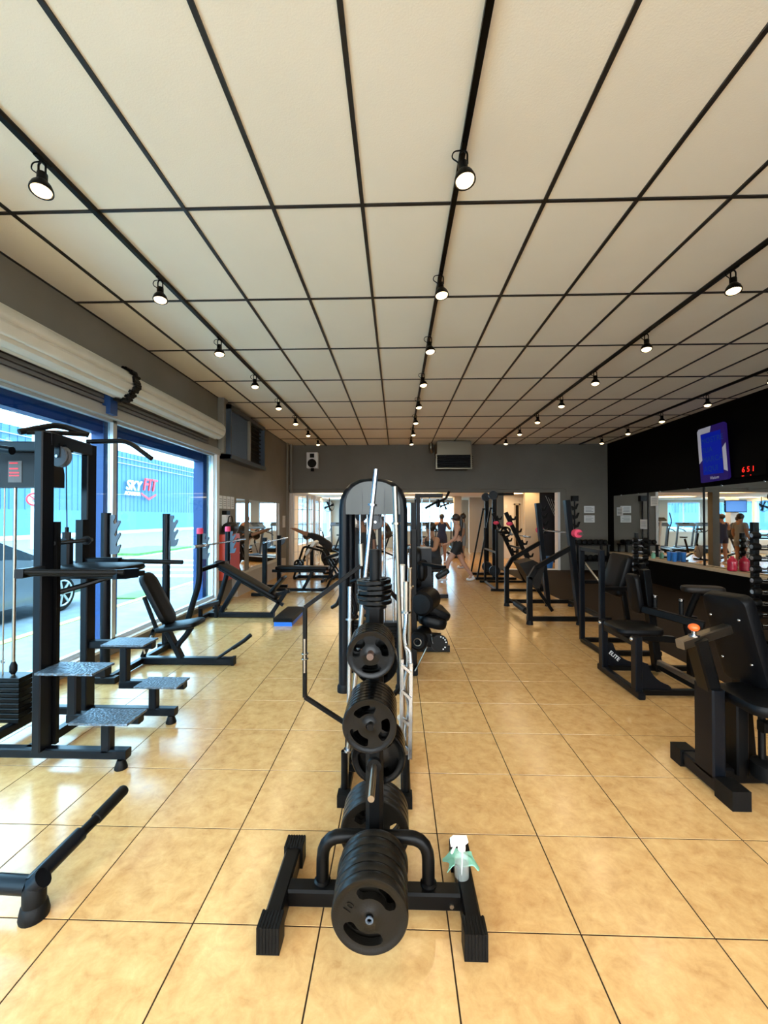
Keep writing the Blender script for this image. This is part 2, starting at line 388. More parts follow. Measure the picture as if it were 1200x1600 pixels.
# --- right wall
struct('wall_right', B().bx(XR, YF, -.1, XR+.2, YB+.2, CZ+.1), 'wall_black', 'black wall above and below the mirrors', 'wall')
struct('trim_7', B().bx(XR-.20, 3.0, .54, XR, 12.3, .59), 'ledge', 'beige topped ledge under the wall mirrors', 'ledge')
struct('trim_8', B().bx(XR-.17, 3.0, .0, XR-.0, 12.3, .54), 'wall_black', 'black low plinth under the mirror ledge', 'plinth')
my = [12.40, 10.72, 8.80, 6.9, 5.0, 3.1]
names = ['mirror panel next to the grey end wall', 'mirror panel below the blue poster, between two dark joints', 'mirror panel below the red digital clock', 'mirror panel behind the dumbbell tower', 'mirror panel nearest the camera on the black wall']
for a, b, n in zip(my, my[1:], names):
    t = thing('wall_mirror', n, 'mirror', (XR-.01, (a+b)/2, .6), 'mirror panels on the black wall')
    part('mirror_glass', B().bx(XR-.012, b+.02, .60, XR-.004, a-.02, 2.19), 'mirror', t)
    part('joint_strip', B().bx(XR-.02, b-.025, .60, XR-.003, b+.025, 2.19), 'steel_black', t)
    for z in (2.195,):
        for q in (.25, .75): part('clip', B().bx(XR-.02, b+(a-b)*q-.015, z-.012, XR-.003, b+(a-b)*q+.015, z+.014), 'chrome', t)
# --- front wall behind the camera: shop front of glass
fw = B().bx(XL, YF-.15, -.1, XR, YF, .15).bx(XL, YF-.15, 3.2, XR, YF, CZ+.1)
for x in (XL, -1.0, 1.4, 3.8, XR-.1): fw.bx(x, YF-.15, .15, x+.1, YF, 3.2)
fw.bx(3.8, YF-.15, .15, XR, YF, 3.2)  # unseen solid bay, added to keep daylight off the right side
struct('wall_front', fw, 'white_metal', 'glazed shop front behind the camera, right bay closed to cut daylight', 'wall')
for k, x in enumerate((XL, -1.0, 1.4)):
    struct('window_%d' % (k+3), B().bx(x+.1, YF-.08, .15, (XL, -1.0, 1.4, 3.8, XR-.1)[k+1], YF-.07, 3.2), 'glass_clear', ['left', 'middle', 'right'][k]+' pane of the shop front behind the camera', 'window')

# ================================================================= SECOND ROOM
C2, Y2, X2L, X2R = 2.46, 22.0, -3.42, 8.0
struct('ceiling_2', B().bx(X2L, YB+.2, C2, X2R, Y2+.2, C2+.1), 'wall_white', 'low white ceiling of the room beyond', 'ceiling')
wins = [(-3.0, -1.3), (-.9, .75), (1.16, 3.35)]
fb = B().bx(X2L, Y2, -.1, X2R, Y2+.2, .82).bx(X2L, Y2, 2.36, X2R, Y2+.2, C2)
xs = [X2L] + [q for w_ in wins for q in w_] + [X2R]
for a, b in zip(xs[0::2], xs[1::2]): fb.bx(a, Y2, .82, b, Y2+.2, 2.36)
struct('wall_far', fb, 'wall_beige', 'beige far wall of the second room with bright windows', 'wall')
for k, (a, b) in enumerate(wins):
    wn = thing('window_%d' % (k+7), ['far window behind the treadmills', 'far window behind the grey arch machine', 'bright far window behind the walking woman'][k], 'window', ((a+b)/2, Y2, .82)); wn['kind'] = 'structure'
    part('window_frame', B().bx(a, Y2+.05, .82, b, Y2+.1, .87).bx(a, Y2+.05, 2.31, b, Y2+.1, 2.36).bx(a, Y2+.05, .82, a+.05, Y2+.1, 2.36).bx(b-.05, Y2+.05, .82, b, Y2+.1, 2.36).bx((a+b)/2-.02, Y2+.05, .82, (a+b)/2+.02, Y2+.1, 2.36), 'white_metal', wn)
    part('pane', B().bx(a+.05, Y2+.07, .87, b-.05, Y2+.08, 2.31), 'glass', wn)
sb = B().bx(X2L-.2, YB, -.1, X2L, Y2+.2, .6).bx(X2L-.2, YB, 2.3, X2L, Y2+.2, C2)
ws = [(14.6, 16.9), (17.05, 19.3), (19.45, 21.7)]
ys = [YB] + [q for w_ in ws for q in w_] + [Y2+.2]
for a, b in zip(ys[0::2], ys[1::2]): sb.bx(X2L-.2, a, .6, X2L, b, 2.3)
struct('wall_side', sb, 'wall_white', 'white street-side wall of the second room', 'wall')
for k, (a, b) in enumerate(ws):
    struct('window_%d' % (k+12), B().bx(X2L-.1, a, .6, X2L-.09, b, 2.3), 'glass', ['street window of the second room nearest the grille door', 'middle street window of the second room', 'street window of the second room at its far end'][k], 'window')
struct('wall_shared', B().bx(X2L-.2, YB, -.1, XL+.07, YB+.2, C2+.1).bx(XR+.2, YB, -.1, X2R, YB+.2, C2+.1), 'wall_white', 'wall of the second room beside the opening', 'wall')
struct('wall_end', B().bx(X2R, YB, -.1, X2R+.2, Y2+.2, C2+.1), 'wall_white', 'right end wall of the second room', 'wall')
struct('wall_partition', B().bx(3.95, 16.4, -.1, 6.6, 16.6, C2).bx(3.86, 16.3, 0, 3.95, 16.7, C2), 'wall_white', 'white partition with a light switch beyond the opening', 'wall')
struct('wall_return', B().bx(4.36, 14.5, -.1, 5.2, 14.7, C2), 'wall_beige', 'dim beige return wall beside the black banner', 'wall')
struct('pillar_1', B().bx(2.44, 18.0, 0, 2.74, 18.3, C2), 'wall_beige', 'beige pillar beyond the walking woman', 'pillar')
struct('pillar_2', B().bx(3.25, 19.0, 0, 3.85, 19.3, C2), 'wall_beige', 'wide beige pillar behind the cable towers', 'pillar')
struct('pillar_3', B().bx(-2.1, 18.5, 0, -1.75, 18.8, C2), 'wall_white', 'white pillar holding the television', 'pillar')
dr = thing('door_1', 'narrow brown door frame in the white partition', 'door', (4.62, 16.38, 0)); dr['kind'] = 'structure'
part('door_frame', B().bx(4.50, 16.36, 0, 4.56, 16.42, 2.1).bx(4.68, 16.36, 0, 4.74, 16.42, 2.1).bx(4.50, 16.36, 2.04, 4.74, 16.42, 2.1), 'wall_beige', dr)
part('door_leaf', B().bx(4.56, 16.38, 0, 4.68, 16.41, 2.04), 'leather_brown', dr)
single('light_switch', B().bx(4.18, 16.385, 1.92, 4.25, 16.4, 2.06), 'white_plastic', (4.21, 16.39, 1.92), 'small grey switch plate high on the white partition', 'switch')
for k, (x, y, rx, ry, lb) in enumerate([(.95, 14.7, .95, .7, 'glowing oval ceiling recess above the walking woman'), (4.25, 14.0, .75, .55, 'glowing oval ceiling recess by the black banner'), (-2.2, 15.2, 1.0, .8, 'glowing oval ceiling recess near the grille door'), (1.2, 18.2, 1.2, .8, 'glowing oval ceiling recess in front of the far windows'), (-2.2, 19, 1.2, .8, 'glowing oval ceiling recess over the treadmills'), (3.95, 15.55, .7, .55, 'added oval ceiling glow that brightens the white partition')]):  # the last oval is an extra light added to brighten the partition
    t = thing('ceiling_light', lb, 'ceiling light', (x, y, C2), 'oval recess lights')
    n = 40; o1 = [(rx*math.cos(2*math.pi*i/n), ry*math.sin(2*math.pi*i/n)) for i in range(n)]
    part('diffuser', B().prism(o1, (x, y, C2-.012), (1,0,0), (0,1,0), .01), 'cove', t)
    part('rim', B().tube([(x+a*1.02, y+b*1.02, C2-.012) for a, b in o1], .02, 6, closed=True), 'wall_white', t)

# ================================================================= OUTSIDE
GZ = -.12
struct('ground', B().bx(-120, -60, GZ-.3, XL-.18, 160, GZ-.06).bx(XL-.18, 22.2, GZ-.3, 60, 160, GZ-.06).bx(-3.45, -40, GZ-.3, 60, YF-.15, GZ-.06), 'asphalt', 'grey asphalt street outside the windows', 'street')
struct('pavement', B().bx(-5.25, -40, GZ-.06, -3.45, 60, GZ).bx(-3.45, -6, GZ-.06, 12, YF-.15, GZ), 'pavement', 'grey pavement outside the shop window', 'pavement')
struct('kerb', B().bx(-5.40, -40, GZ-.06, -5.25, 60, GZ+.01), 'road_yellow', 'yellow painted kerb of the pavement', 'kerb')
for k, (a, b, c, d) in enumerate([(-8.6, 12.2, -5.9, 12.7), (-9.2, 13.6, -6.2, 14.1), (-9.8, 15, -6.5, 15.5), (-10.6, 16.6, -7.0, 17.2), (-11.5, 9.5, -11.3, 30)]):
    struct('road_marking', B().bx(a, b, GZ-.06, c, d, GZ-.052), 'road_white', ['crossing stripe nearest the window', 'second crossing stripe from the window', 'third crossing stripe from the window', 'farthest crossing stripe', 'long white lane line on the street'][k], 'road marking')
struct('grass_verge', B().bx(-14.5, 19, GZ-.06, -11.8, 24, GZ+.04).bx(-6.1, 8.9, GZ-.06, -5.45, 9.8, GZ-.03), 'grass', 'grass islands in the street', 'grass')
struct('far_pavement', B().bx(-34, -30, GZ-.06, -29, 110, GZ+.05), 'concrete', 'pale pavement along the blue warehouse', 'pavement')
wh = thing('warehouse', 'blue ribbed metal warehouse across the street with a red and white sign', 'building', (-36, 45, GZ))
part('base_wall', B().bx(-40, -20, GZ-.1, -34.0, 100, 2.3), 'cladding_low', wh)
mb = B()
for k in range(150):
    y = -20+k*.8; mb.bx(-34.16, y, 2.3, -34.0, y+.8, 9.7).bx(-34.0, y, 2.3, -33.95, y+.12, 9.7)
cd = part('ribbed_cladding', mb, 'cladding', wh); cd['kind'] = 'stuff'
part('roof', B().add([(-34.1,-20,9.7),(-34.1,100,9.7),(-52,100,13),(-52,-20,13),(-34.1,-20,9.5),(-34.1,100,9.5)], [(0,1,2,3),(0,4,5,1)]), 'concrete', wh)
for (z0, z1) in ((8.2, 8.3), (8.9, 9.0)): part('cable', B().bx(-33.9, 0, z0, -33.8, 100, z0+.06), 'concrete', wh)
# sign lettering on the cladding, readable from +X: u runs along -Y? the viewer looks towards -X, right hand is +Y
text('letters_white', 'SKY', 1.75, 'sign_white', (-33.6, 52.9, 5.55), (0,1,0), (0,0,1), wh, .06, .25, .03)
text('letters_red', 'FIT', 2.3, 'sign_red', (-33.55, 56.3, 5.85), (0,1,0), (0,0,1), wh, .08, .25, .03)
text('letters_small', 'ACADEMIA', .62, 'sign_white', (-33.6, 52.7, 4.55), (0,1,0), (0,0,1), wh, .04, .2, .03)
part('sign_chevron', B().prism([(-1.7, .25), (0, -.4), (1.7, .25), (1.7, 0), (0, -.7), (-1.7, 0)], (-33.6, 56.2, 4.55), (0,1,0), (0,0,1), .06), 'sign_red', wh)
b2 = thing('street_house', 'pale house with a grey roof far up the street', 'building', (-30, 120, GZ))
part('wall', B().bx(-38, 112, GZ-.1, -20, 130, 7), 'concrete', b2); part('roof', B().prism([(-39,7),(-19,7),(-29,10)], (0,131,0), (1,0,0), (0,0,1), 20), 'cladding_low', b2)
up_ = thing('utility_pole', 'pale concrete utility pole with a round no parking sign', 'pole', (-19.9, 22.6, GZ))
part('shaft', B().cyl((-19.9, 22.6, GZ-.1), (-19.9, 22.6, 9), .17, 12, .12), 'concrete', up_)
part('crossarm', B().beam((-19.9, 21.6, 7.7), (-19.9, 23.6, 7.7), .12), 'concrete', up_)
sd = V((19.9, -22.6, 0)).normalized(); su = V((0,0,1)).cross(sd)
sc_ = V((-19.9, 22.6, 2.55))+sd*.2
sg = part('sign_disc', B().cyl(sc_, sc_+sd*.02, .36, 28), 'sign_white', up_)
part('sign_ring', B().ring(sc_+sd*.03, sd, .32, .045), 'sign_red', sg)
part('sign_bar', B().beam(sc_+sd*.04+su*-.22+V((0,0,.22)), sc_+sd*.04+su*.22+V((0,0,-.22)), .06, .02, sd), 'sign_red', sg)
text('sign_letter', 'E', .42, 'paper_ink', sc_+sd*.03, su, (0,0,1), sg, .004)
# car
car = thing('parked_car', 'silver grey estate car parked at the kerb behind the station', 'car', (-7.2, 6.3, GZ-.06))
cx0, cx1 = -8.15, -6.35
def section(y, zb, zt, zr, tw):                    # half body outlines: lower body ring and roof ring
    return [(cx0, y, zb), (cx1, y, zb), (cx1+.02, y, (zb+zt)/2), (cx1-.03, y, zt), (cx0+.03, y, zt), (cx0-.02, y, (zb+zt)/2)]
zz = GZ-.06
bodyr = [[V(p) for p in section(y, zz+b, zz+t, 0, 0)] for y, b, t in ((4.15, .45, .95), (4.25, .28, 1.05), (5.0, .25, 1.08), (6.8, .25, 1.05), (7.2, .25, 1.0), (8.3, .27, .88), (8.65, .38, .70))]
part('body', B().loft(bodyr), 'car_grey', car)
cab = []
for y, z, i in ((4.25, 1.06, .06), (4.5, 1.5, .16), (5.2, 1.62, .2), (6.0, 1.60, .2), (6.55, 1.42, .17), (7.45, 1.02, .08)):
    cab.append([V((cx0+.05, y, zz+1.0)), V((cx1-.05, y, zz+1.0)), V((cx1-i, y, zz+z)), V((cx0+i, y, zz+z))])
part('greenhouse', B().loft(cab), 'car_glass', car)
rf = [[V((cx0+i, y, zz+z)), V((cx1-i, y, zz+z)), V((cx1-i-.02, y, zz+z+.03)), V((cx0+i+.02, y, zz+z+.03))] for y, z, i in ((4.45, 1.46, .15), (5.2, 1.62, .2), (6.0, 1.60, .2), (6.55, 1.44, .16))]
part('roof', B().loft(rf), 'car_grey', car)
for y in (4.95, 5.75, 6.3): part('door_pillar', B().beam((cx1-.05, y, zz+1.0), (cx1-.19, y-.05, zz+1.58), .06, .03), 'car_grey', car)
for y in (5.05, 7.75):
    for x, sx in ((cx1-.02, 1), (cx0+.02, -1)):
        wl = part('wheel', B().lathe([(.16, -.11), (.30, -.11), (.335, -.08), (.335, .08), (.30, .11), (.24, .11), (.22, .09)], (x, y, zz+.335), (sx, 0, 0), 24), 'rubber', car)
        sp = B()
        for k in range(7):
            a = 2*math.pi*k/7; sp.beam((x+.105*sx, y, zz+.335), (x+.105*sx, y+.235*math.cos(a), zz+.335+.235*math.sin(a)), .045, .02, (sx,0,0))
        sp.ring((x+.1*sx, y, zz+.335), (1,0,0), .235, .018, 24, 6)
        part('rim', sp, 'alu', wl)
part('lamp', B().bx(cx1-.4, 8.42, zz+.62, cx1-.02, 8.6, zz+.78), 'sign_white', car)

# ================================================================= TRACK LIGHTING
ORD = ['nearest', 'second', 'third', 'fourth', 'fifth', 'sixth', 'seventh', 'eighth', 'ninth', 'tenth']
def lamp(x, y, label, side):
    z = CZ-.012
    t = thing('track_spotlight', label, 'spotlight', (x, y, z), 'warm spotlights on the ceiling tracks')
    c = V((x, y, z-.155)); ax = V((side*.10, -.16, -1)).normalized()
    part('track_adapter', B().bx(x-.014, y-.05, z-.03, x+.014, y+.05, z-.006), 'steel_black', t)
    part('yoke', B().tube([(x-.022, y, z-.11), (x-.022, y, z-.045), (x, y, z-.028), (x+.022, y, z-.045), (x+.022, y, z-.11)], .006, 6, smooth=.02), 'steel_black', t)
    part('cable_loop', B().tube([(x-.01, y, z-.03), (x-.06, y, z-.035), (x-.07, y, z-.075), (x-.03, y, z-.10), c], .004, 5, smooth=.03), 'steel_black', t)
    h = part('housing', B().lathe([(.02, 0), (.028, .004), (.028, .055), (.034, .06), (.052, .085), (.062, .115), (.062, .128), (.056, .128), (.05, .11)], c-ax*.06, ax, 20), 'steel_black', t)
    part('bulb', B().lathe([(.001, .105), (.054, .112), (.050, .128), (.03, .142), (.001, .147)], c-ax*.06, ax, 18), 'bulb', h)
    l = bpy.data.lights.new('spotlight_beam', 'SPOT'); l.energy = LAMP_W; l.color = LAMP_COL; l.spot_size = R(150); l.spot_blend = .8; l.shadow_soft_size = .05
    lo = bpy.data.objects.new('spotlight_beam', l); COL.objects.link(lo); lo.parent = t
    lo.location = c+ax*.10-V((x, y, z)); lo.rotation_euler = ax.to_track_quat('-Z', 'Y').to_euler()
TR = [(-2.13, 'window-side track', 1), (.39, 'middle track', 1), (2.91, 'track over the right machines', -1), (5.43, 'track by the black wall', -1)]
for x, nm, sd_ in TR:
    t = single('light_track', B().bx(x-.0175, YF+.3, CZ-.035, x+.0175, YB-.05, CZ-.0085), 'steel_black', (x, 5, CZ-.035), 'black lighting track on the ceiling, the ' + nm, 'light track', 'ceiling light tracks')
    k = 0
    for j in range(-2, 8):
        y = 2.45+1.27*j
        if j < 0: lb = ['spotlight behind the camera, farthest back, on the ', 'spotlight behind the camera on the ', 'spotlight above the camera on the '][j+3] + nm
        else: lb = ORD[j] + ' spotlight from the camera on the ' + nm
        lamp(x, y, lb, sd_)

# ================================================================= WEIGHT PLATES
def plate_mesh(R0, th, nslots, m, hole=.013, rough=False):
    n = 72; mb = B(); rm = R0*.60; hw = R0*.155
    prof = []
    for k in range(n):
        a = 2*math.pi*k/n; g_ = 1; inslot = False
        if nslots:
            per = 2*math.pi/nslots; ph = (a+.3) % per; half = per*(.30 if nslots == 2 else .33); d = abs(ph-per/2)
            if d < half: inslot = True; g_ = max(.22, math.sqrt(max(0, 1-max(0, (d-half*.72)/(half*.28))**2)))
        prof.append((inslot, g_))
    rad = lambda i, k: [hole, R0*.16, R0*.20, rm-hw*prof[k][1], rm+hw*prof[k][1], R0*.86, R0*.90, R0*.97, R0][i]
    zt = [th*.5, th*.5, th*.40, th*.40, th*.40, th*.42, th*.5, th*.5, th*.36]
    NR = 9; vs = []
    for sgn in (1, -1):
        for i in range(NR):
            for k in range(n):
                a = 2*math.pi*k/n; r = rad(i, k); vs.append((r*math.cos(a), sgn*zt[i], r*math.sin(a)))
    fs = []; I = lambda s_, i, k: s_*NR*n+i*n+(k % n)
    for s_ in (0, 1):
        for i in range(NR-1):
            for k in range(n):
                if i == 3 and prof[k][0] and prof[(k+1) % n][0]: continue
                q = (I(s_, i, k), I(s_, i, k+1), I(s_, i+1, k+1), I(s_, i+1, k)); fs.append(q if s_ else q[::-1])
    for k in range(n):
        fs.append((I(0, 0, k), I(0, 0, k+1), I(1, 0, k+1), I(1, 0, k))); fs.append((I(0, 8, k), I(1, 8, k), I(1, 8, k+1), I(0, 8, k+1)))
        a, b_ = prof[k][0], prof[(k+1) % n][0]
        if a and b_:
            for i in (3, 4): fs.append((I(0, i, k), I(0, i, k+1), I(1, i, k+1), I(1, i, k)))
        if a != b_:
            kk = k+1 if b_ else k
            fs.append((I(0, 3, kk), I(0, 4, kk), I(1, 4, kk), I(1, 3, kk)))
    mb.add(vs, fs); return mb.mesh('weight_plate', m)
PM = {'10': plate_mesh(.131, .036, 2, 'plate_iron'), '15': plate_mesh(.150, .036, 3, 'plate_iron'), '5': plate_mesh(.096, .023, 3, 'plate_gloss'),
      '3': plate_mesh(.085, .022, 3, 'plate_gloss'), '8': plate_mesh(.118, .030, 3, 'plate_gloss'), '2': plate_mesh(.072, .017, 3, 'plate_gloss', .024)}
NUM = text_mesh('10', .040, .003, 'plate_iron')
def plate(k, loc, label, rx=0, rz=0, spin=0, grp='weight plates on the plate tree', num=False):
    t = link('weight_plate', PM[k], None, loc); t.rotation_mode = 'XYZ'
    M = Matrix.Rotation(rz, 3, 'Z') @ Matrix.Rotation(rx, 3, 'X') @ Matrix.Rotation(spin, 3, 'Y'); t.rotation_euler = M.to_euler()
    tag(t, label, 'weight plate', grp)
    if num:
        o = link('embossed_number', NUM, t); o.rotation_euler = (R(90), R(-60), 0); o.location = (-.072, -.0155, .022)
    return t
# ================================================================= PLATE TREE (centre foreground)
PXc = -.092; PYc = 1.765
tr = thing('plate_tree', 'black steel plate tree loaded with weight plates, nearest to the camera', 'plate rack', (PXc, PYc, 0))
def ribbed_cap(x, y0, y1, w_, h_, parent):
    mb = B().bx(x-w_/2, y0, 0, x+w_/2, y1, h_)
    for k in range(7):
        q = x-w_/2+.006+k*(w_-.012)/6; mb.bx(q-.0035, y0-.003, .004, q+.0035, y1, h_+.003)
    return part('foot_cap', mb, 'rubber', parent)
for x in (-.466, .282):
    fb_ = part('foot_bar', B().beam((x, 1.545, .05), (x, 1.96, .05), .065, .085), 'steel_black', tr)
    ribbed_cap(x, 1.528, 1.60, .084, .096, tr); ribbed_cap(x, 1.905, 1.975, .084, .096, tr)
part('cross_bar', B().beam((-.436, 1.722, .057), (.25, 1.722, .057), .068, .068), 'steel_black', tr)
part('bolt', B().cyl((.215, 1.687, .05), (.215, 1.682, .05), .009, 6), 'chrome_worn', tr)
part('arch_tube', B().tube([(-.305, 1.74, .085), (-.305, 1.75, .268), (.128, 1.75, .268), (.128, 1.74, .085)], .026, 14, smooth=.115), 'steel_black', tr)
for x in (-.305, .128): part('weld_collar', B().lathe([(.034, 0), (.034, .006), (.027, .012)], (x, 1.74, .089), (0,0,1), 16), 'steel_black', tr)
part('post', B().beam((PXc, PYc, .03), (PXc, PYc, 1.205), .072, .072, ch=.016), 'steel_black', tr)
part('post_top', B().cyl((PXc, PYc, 1.2), (PXc, PYc, 1.445), .0215, 16), 'rubber', tr)
part('post_flange', B().lathe([(.05, 0), (.05, .01), (.04, .018)], (PXc, PYc, 1.204), (0,0,1), 20), 'steel_black', tr)
def peg(z, y1, worn=False, wm='chrome_worn'):
    p = part('peg', B().cyl((PXc, PYc-.03 if y1 < PYc else PYc+.03, z), (PXc, y1, z), .0122, 14), wm if worn else 'steel_black', tr)
    s_ = -1 if y1 < PYc else 1
    part('peg_collar', B().cyl((PXc, PYc+s_*.034, z), (PXc, PYc+s_*.055, z), .03, 16), 'steel_black', p)
peg(.235, 1.425); peg(.575, 1.515, True); peg(.853, 1.465); peg(1.10, 1.452, True, 'rust')
peg(.21, 2.06); peg(.545, 2.0); peg(.95, 2.0)
part('peg_tip', B().lathe([(.0135, 0), (.0135, -.004), (.008, -.005), (.006, .004)], (PXc, 1.425, .235), (0,1,0), 16), 'hook_grey', tr)
nth = ['frontmost', 'second', 'third', 'fourth', 'fifth', 'sixth', 'seventh']
for k in range(6):
    plate('10', (PXc+random.uniform(-.001, .001)*k, 1.452+k*.0395, .2345-.0004*k), ('frontmost black 10 kilogram plate facing the camera on the lowest peg' if k == 0 else nth[k]+' large plate from the front on the lowest front peg'), spin=R(4) if k == 0 else random.uniform(0, 6), num=(k == 0))
for k in range(7):
    plate('5', (PXc-.004, 1.495+k*.0262, .8475), ('frontmost' if k == 0 else nth[k]) + ' medium plate on the second loaded front peg, below the spare grip plates', spin=R(55) if k == 0 else random.uniform(0, 6))
for k in range(5):
    plate('3', (PXc, 1.497+k*.0275, 1.0955), ('frontmost' if k == 0 else nth[k]) + ' small plate on the uppermost front peg of the tree', spin=R(10) if k == 0 else random.uniform(0, 6))
for k in range(4):
    plate('15', (PXc-.005, 1.86+k*.04, .2055), nth[k].replace('frontmost', 'first') + ' big plate on the lowest rear peg, behind the arch tube', spin=random.uniform(0, 6))
for k in range(4):
    plate('8', (PXc+.012, 1.85+k*.034, .5405), nth[k].replace('frontmost', 'first') + ' plate on the rear peg below the medium plates', spin=R(200)+k)
for k in range(3):
    plate('5', (PXc, 1.85+k*.028, .9455), nth[k].replace('frontmost', 'first') + ' plate on the upper rear peg behind the small plates', spin=k)
for k in range(5):
    plate('2', (PXc+random.uniform(-.004, .004), PYc, 1.2315+k*.0205), ['lowest', 'second lowest', 'middle', 'second highest', 'topmost'][k] + ' small plate lying flat on the top post of the tree', rx=R(90+random.uniform(-3, 3)), spin=0, rz=random.uniform(0, 6))
# --- spray bottle and cloth on the right foot bar
bx_, by_, bz_ = .268, 1.775, .0925
sp = thing('spray_bottle', 'clear spray bottle with a white trigger on the right foot of the plate tree', 'spray bottle', (bx_, by_, bz_))
part('bottle_body', B().lathe([(.0, 0), (.027, .001), (.030, .006), (.030, .070), (.026, .092), (.014, .110), (.012, .118)], (bx_, by_, bz_), (0,0,1), 24), 'clear_plastic', sp)
part('liquid', B().lathe([(.0, .003), (.026, .004), (.0275, .01), (.0275, .055), (.0, .055)], (bx_, by_, bz_), (0,0,1), 20), 'bottle', sp)
hd = part('spray_head', B().cyl((bx_, by_, bz_+.112), (bx_, by_, bz_+.128), .016, 14).prism([(-.042, .0), (-.044, .022), (-.03, .034), (.026, .034), (.03, .02), (.014, .006), (.012, -.008), (-.012, -.008), (-.014, .004)], (bx_-.004, by_+.010, bz_+.128), (1,0,0), (0,0,1), .02), 'white_plastic', sp)
part('trigger', B().tube([(bx_-.022, by_, bz_+.134), (bx_-.033, by_, bz_+.115), (bx_-.042, by_, bz_+.095)], .005, 6), 'white_plastic', hd)
part('dip_tube', B().cyl((bx_, by_, bz_+.008), (bx_+.003, by_, bz_+.115), .0022, 6), 'white_plastic', sp)
cb_ = B(); rows_ = []
for i in range(9):
    rows_.append([V((bx_-.065+.135*j/10, by_+.045+.012*i/8*(1 if i < 5 else 1), 0)) for j in range(11)])
def clothz(u_, v_): return .104 + .010*math.sin(u_*3.1)*(1-v_*.4) + .006*math.sin(u_*9+v_*4)
vs_ = []; fs_ = []
for i in range(13):
    for j in range(17):
        u_ = j/16; v_ = i/12; x = bx_-.056+.128*u_+.012*math.sin(v_*5); y = by_+.030+.085*v_
        d = max(0, abs(x-.282)-.04); vs_.append((x, y, clothz(u_, v_)-d*.75+.004))
for i in range(12):
    for j in range(16): fs_.append((i*17+j, i*17+j+1, i*17+j+18, i*17+j+17))
top_ = len(vs_); vs_ += [(a, b, c-.006) for a, b, c in vs_]; fs_ += [tuple(q+top_ for q in f)[::-1] for f in fs_]
per = [i*17 for i in range(13)] + [12*17+j for j in range(1, 17)] + [i*17+16 for i in range(11, -1, -1)] + [j for j in range(15, 0, -1)]
fs_ += [(per[i], per[(i+1) % len(per)], per[(i+1) % len(per)]+top_, per[i]+top_) for i in range(len(per))]
single('cleaning_cloth', B().add(vs_, fs_), 'cloth_green', (bx_, by_+.08, .1), 'folded mint green cloth behind the spray bottle', 'cloth')

# ================================================================= BAR STAND AND BARS behind the tree
st = thing('bar_stand', 'low black stand holding upright bars behind the plate tree', 'bar rack', (-.13, 2.6, 0))
for x in (-.292, .05):
    part('foot_bar', B().beam((x, 2.33, .035), (x, 2.97, .035), .055, .05), 'steel_black', st)
    part('foot_cap', B().bx(x-.034, 2.305, 0, x+.034, 2.37, .066), 'rubber', st); part('foot_cap', B().bx(x-.034, 2.93, 0, x+.034, 2.99, .066), 'rubber', st)
for y in (2.50, 2.85): part('cross_bar', B().beam((-.29, y, .115), (.05, y, .115), .05, .05), 'steel_black', st)
for x, y, z0 in ((-.292, 2.375, .06), (-.292, 2.56, .06), (-.292, 2.78, .06), (.05, 2.36, .06), (.05, 2.56, .06), (.05, 2.78, .06), (-.18, 2.50, .13), (-.06, 2.50, .13)):
    part('holder_tube', B().tube([(x, y, z0), (x, y, z0+.21), (x, y, z0+.21), (x, y, z0+.03)], [.021, .021, .0165, .0165], 14), 'steel_black', st)
def bar(name, p0, p1, label, m='chrome', r=.0135, rs=.0145, s0=.2, s1=.2, grp='upright bars in the stand'):
    p0 = V(p0); p1 = V(p1); d = (p1-p0).normalized(); L = (p1-p0).length
    t = thing(name, label, 'barbell', tuple(p0), grp)
    part('shaft', B().cyl(p0+d*s0, p1-d*s1, r, 14), m, t)
    for a, b_ in ((p0, p0+d*s0), (p1, p1-d*s1)):
        s_ = part('sleeve', B().cyl(a, b_, rs, 14), m, t)
        part('collar', B().cyl(b_-d*.006, b_+d*.006, rs+.012, 16), m, s_)
    return t
bar('barbell', (-.292, 2.375, .075), (-.118, 2.405, 1.853), 'tallest chrome barbell, leaning left, in the stand behind the plates', s1=.205)
bar('barbell', (.05, 2.56, .075), (-.012, 2.5, 1.762), 'long chrome barbell standing straight beside the leaning one', 'chrome_worn', .0135, .015, s1=.22)
bar('short_bar', (-.292, 2.56, .075), (-.29, 2.62, 1.15), 'chrome short bar at the left rear of the stand')
bar('short_bar', (.03, 2.80, .075), (.034, 2.62, 1.285), 'grey short bar at the right rear of the stand', 'alu', .013, .017)
bar('short_bar', (.075, 2.74, .075), (.082, 2.62, 1.265), 'coppery short bar at the far right of the stand', 'chrome_worn', .0125, .0135, s1=.12)
ez = thing('curl_bar', 'chrome zigzag curl bar at the front right of the stand', 'barbell', (.05, 2.36, .07), 'upright bars in the stand')
zg = [(.05, 2.36, .30), (.048, 2.365, .42), (.075, 2.37, .52), (.038, 2.375, .63), (.07, 2.38, .78), (.042, 2.385, .90), (.052, 2.39, .99), (.052, 2.395, 1.045)]
part('shaft', B().tube(zg, .0125, 12, smooth=.05), 'chrome', ez)
for a, b_ in (((.05, 2.36, .075), (.05, 2.36, .30)), ((.0525, 2.40, 1.215), (.052, 2.395, 1.045))):
    s_ = part('sleeve', B().cyl(a, b_, .0165, 14), 'chrome_worn', ez); part('collar', B().cyl(V(b_)-V((0,0,.006)), V(b_)+V((0,0,.006)), .028, 16), 'chrome', s_)
mg = thing('multi_grip_bar', 'chrome ladder-shaped multi grip bar hanging upright at the right of the stand', 'barbell', (.05, 2.30, .27), 'upright bars in the stand')
part('rail', B().beam((.022, 2.31, .30), (.030, 2.33, .80), .018, .018), 'chrome', mg)
part('rail', B().beam((.072, 2.31, .27), (.078, 2.33, .78), .022, .02), 'chrome', mg)
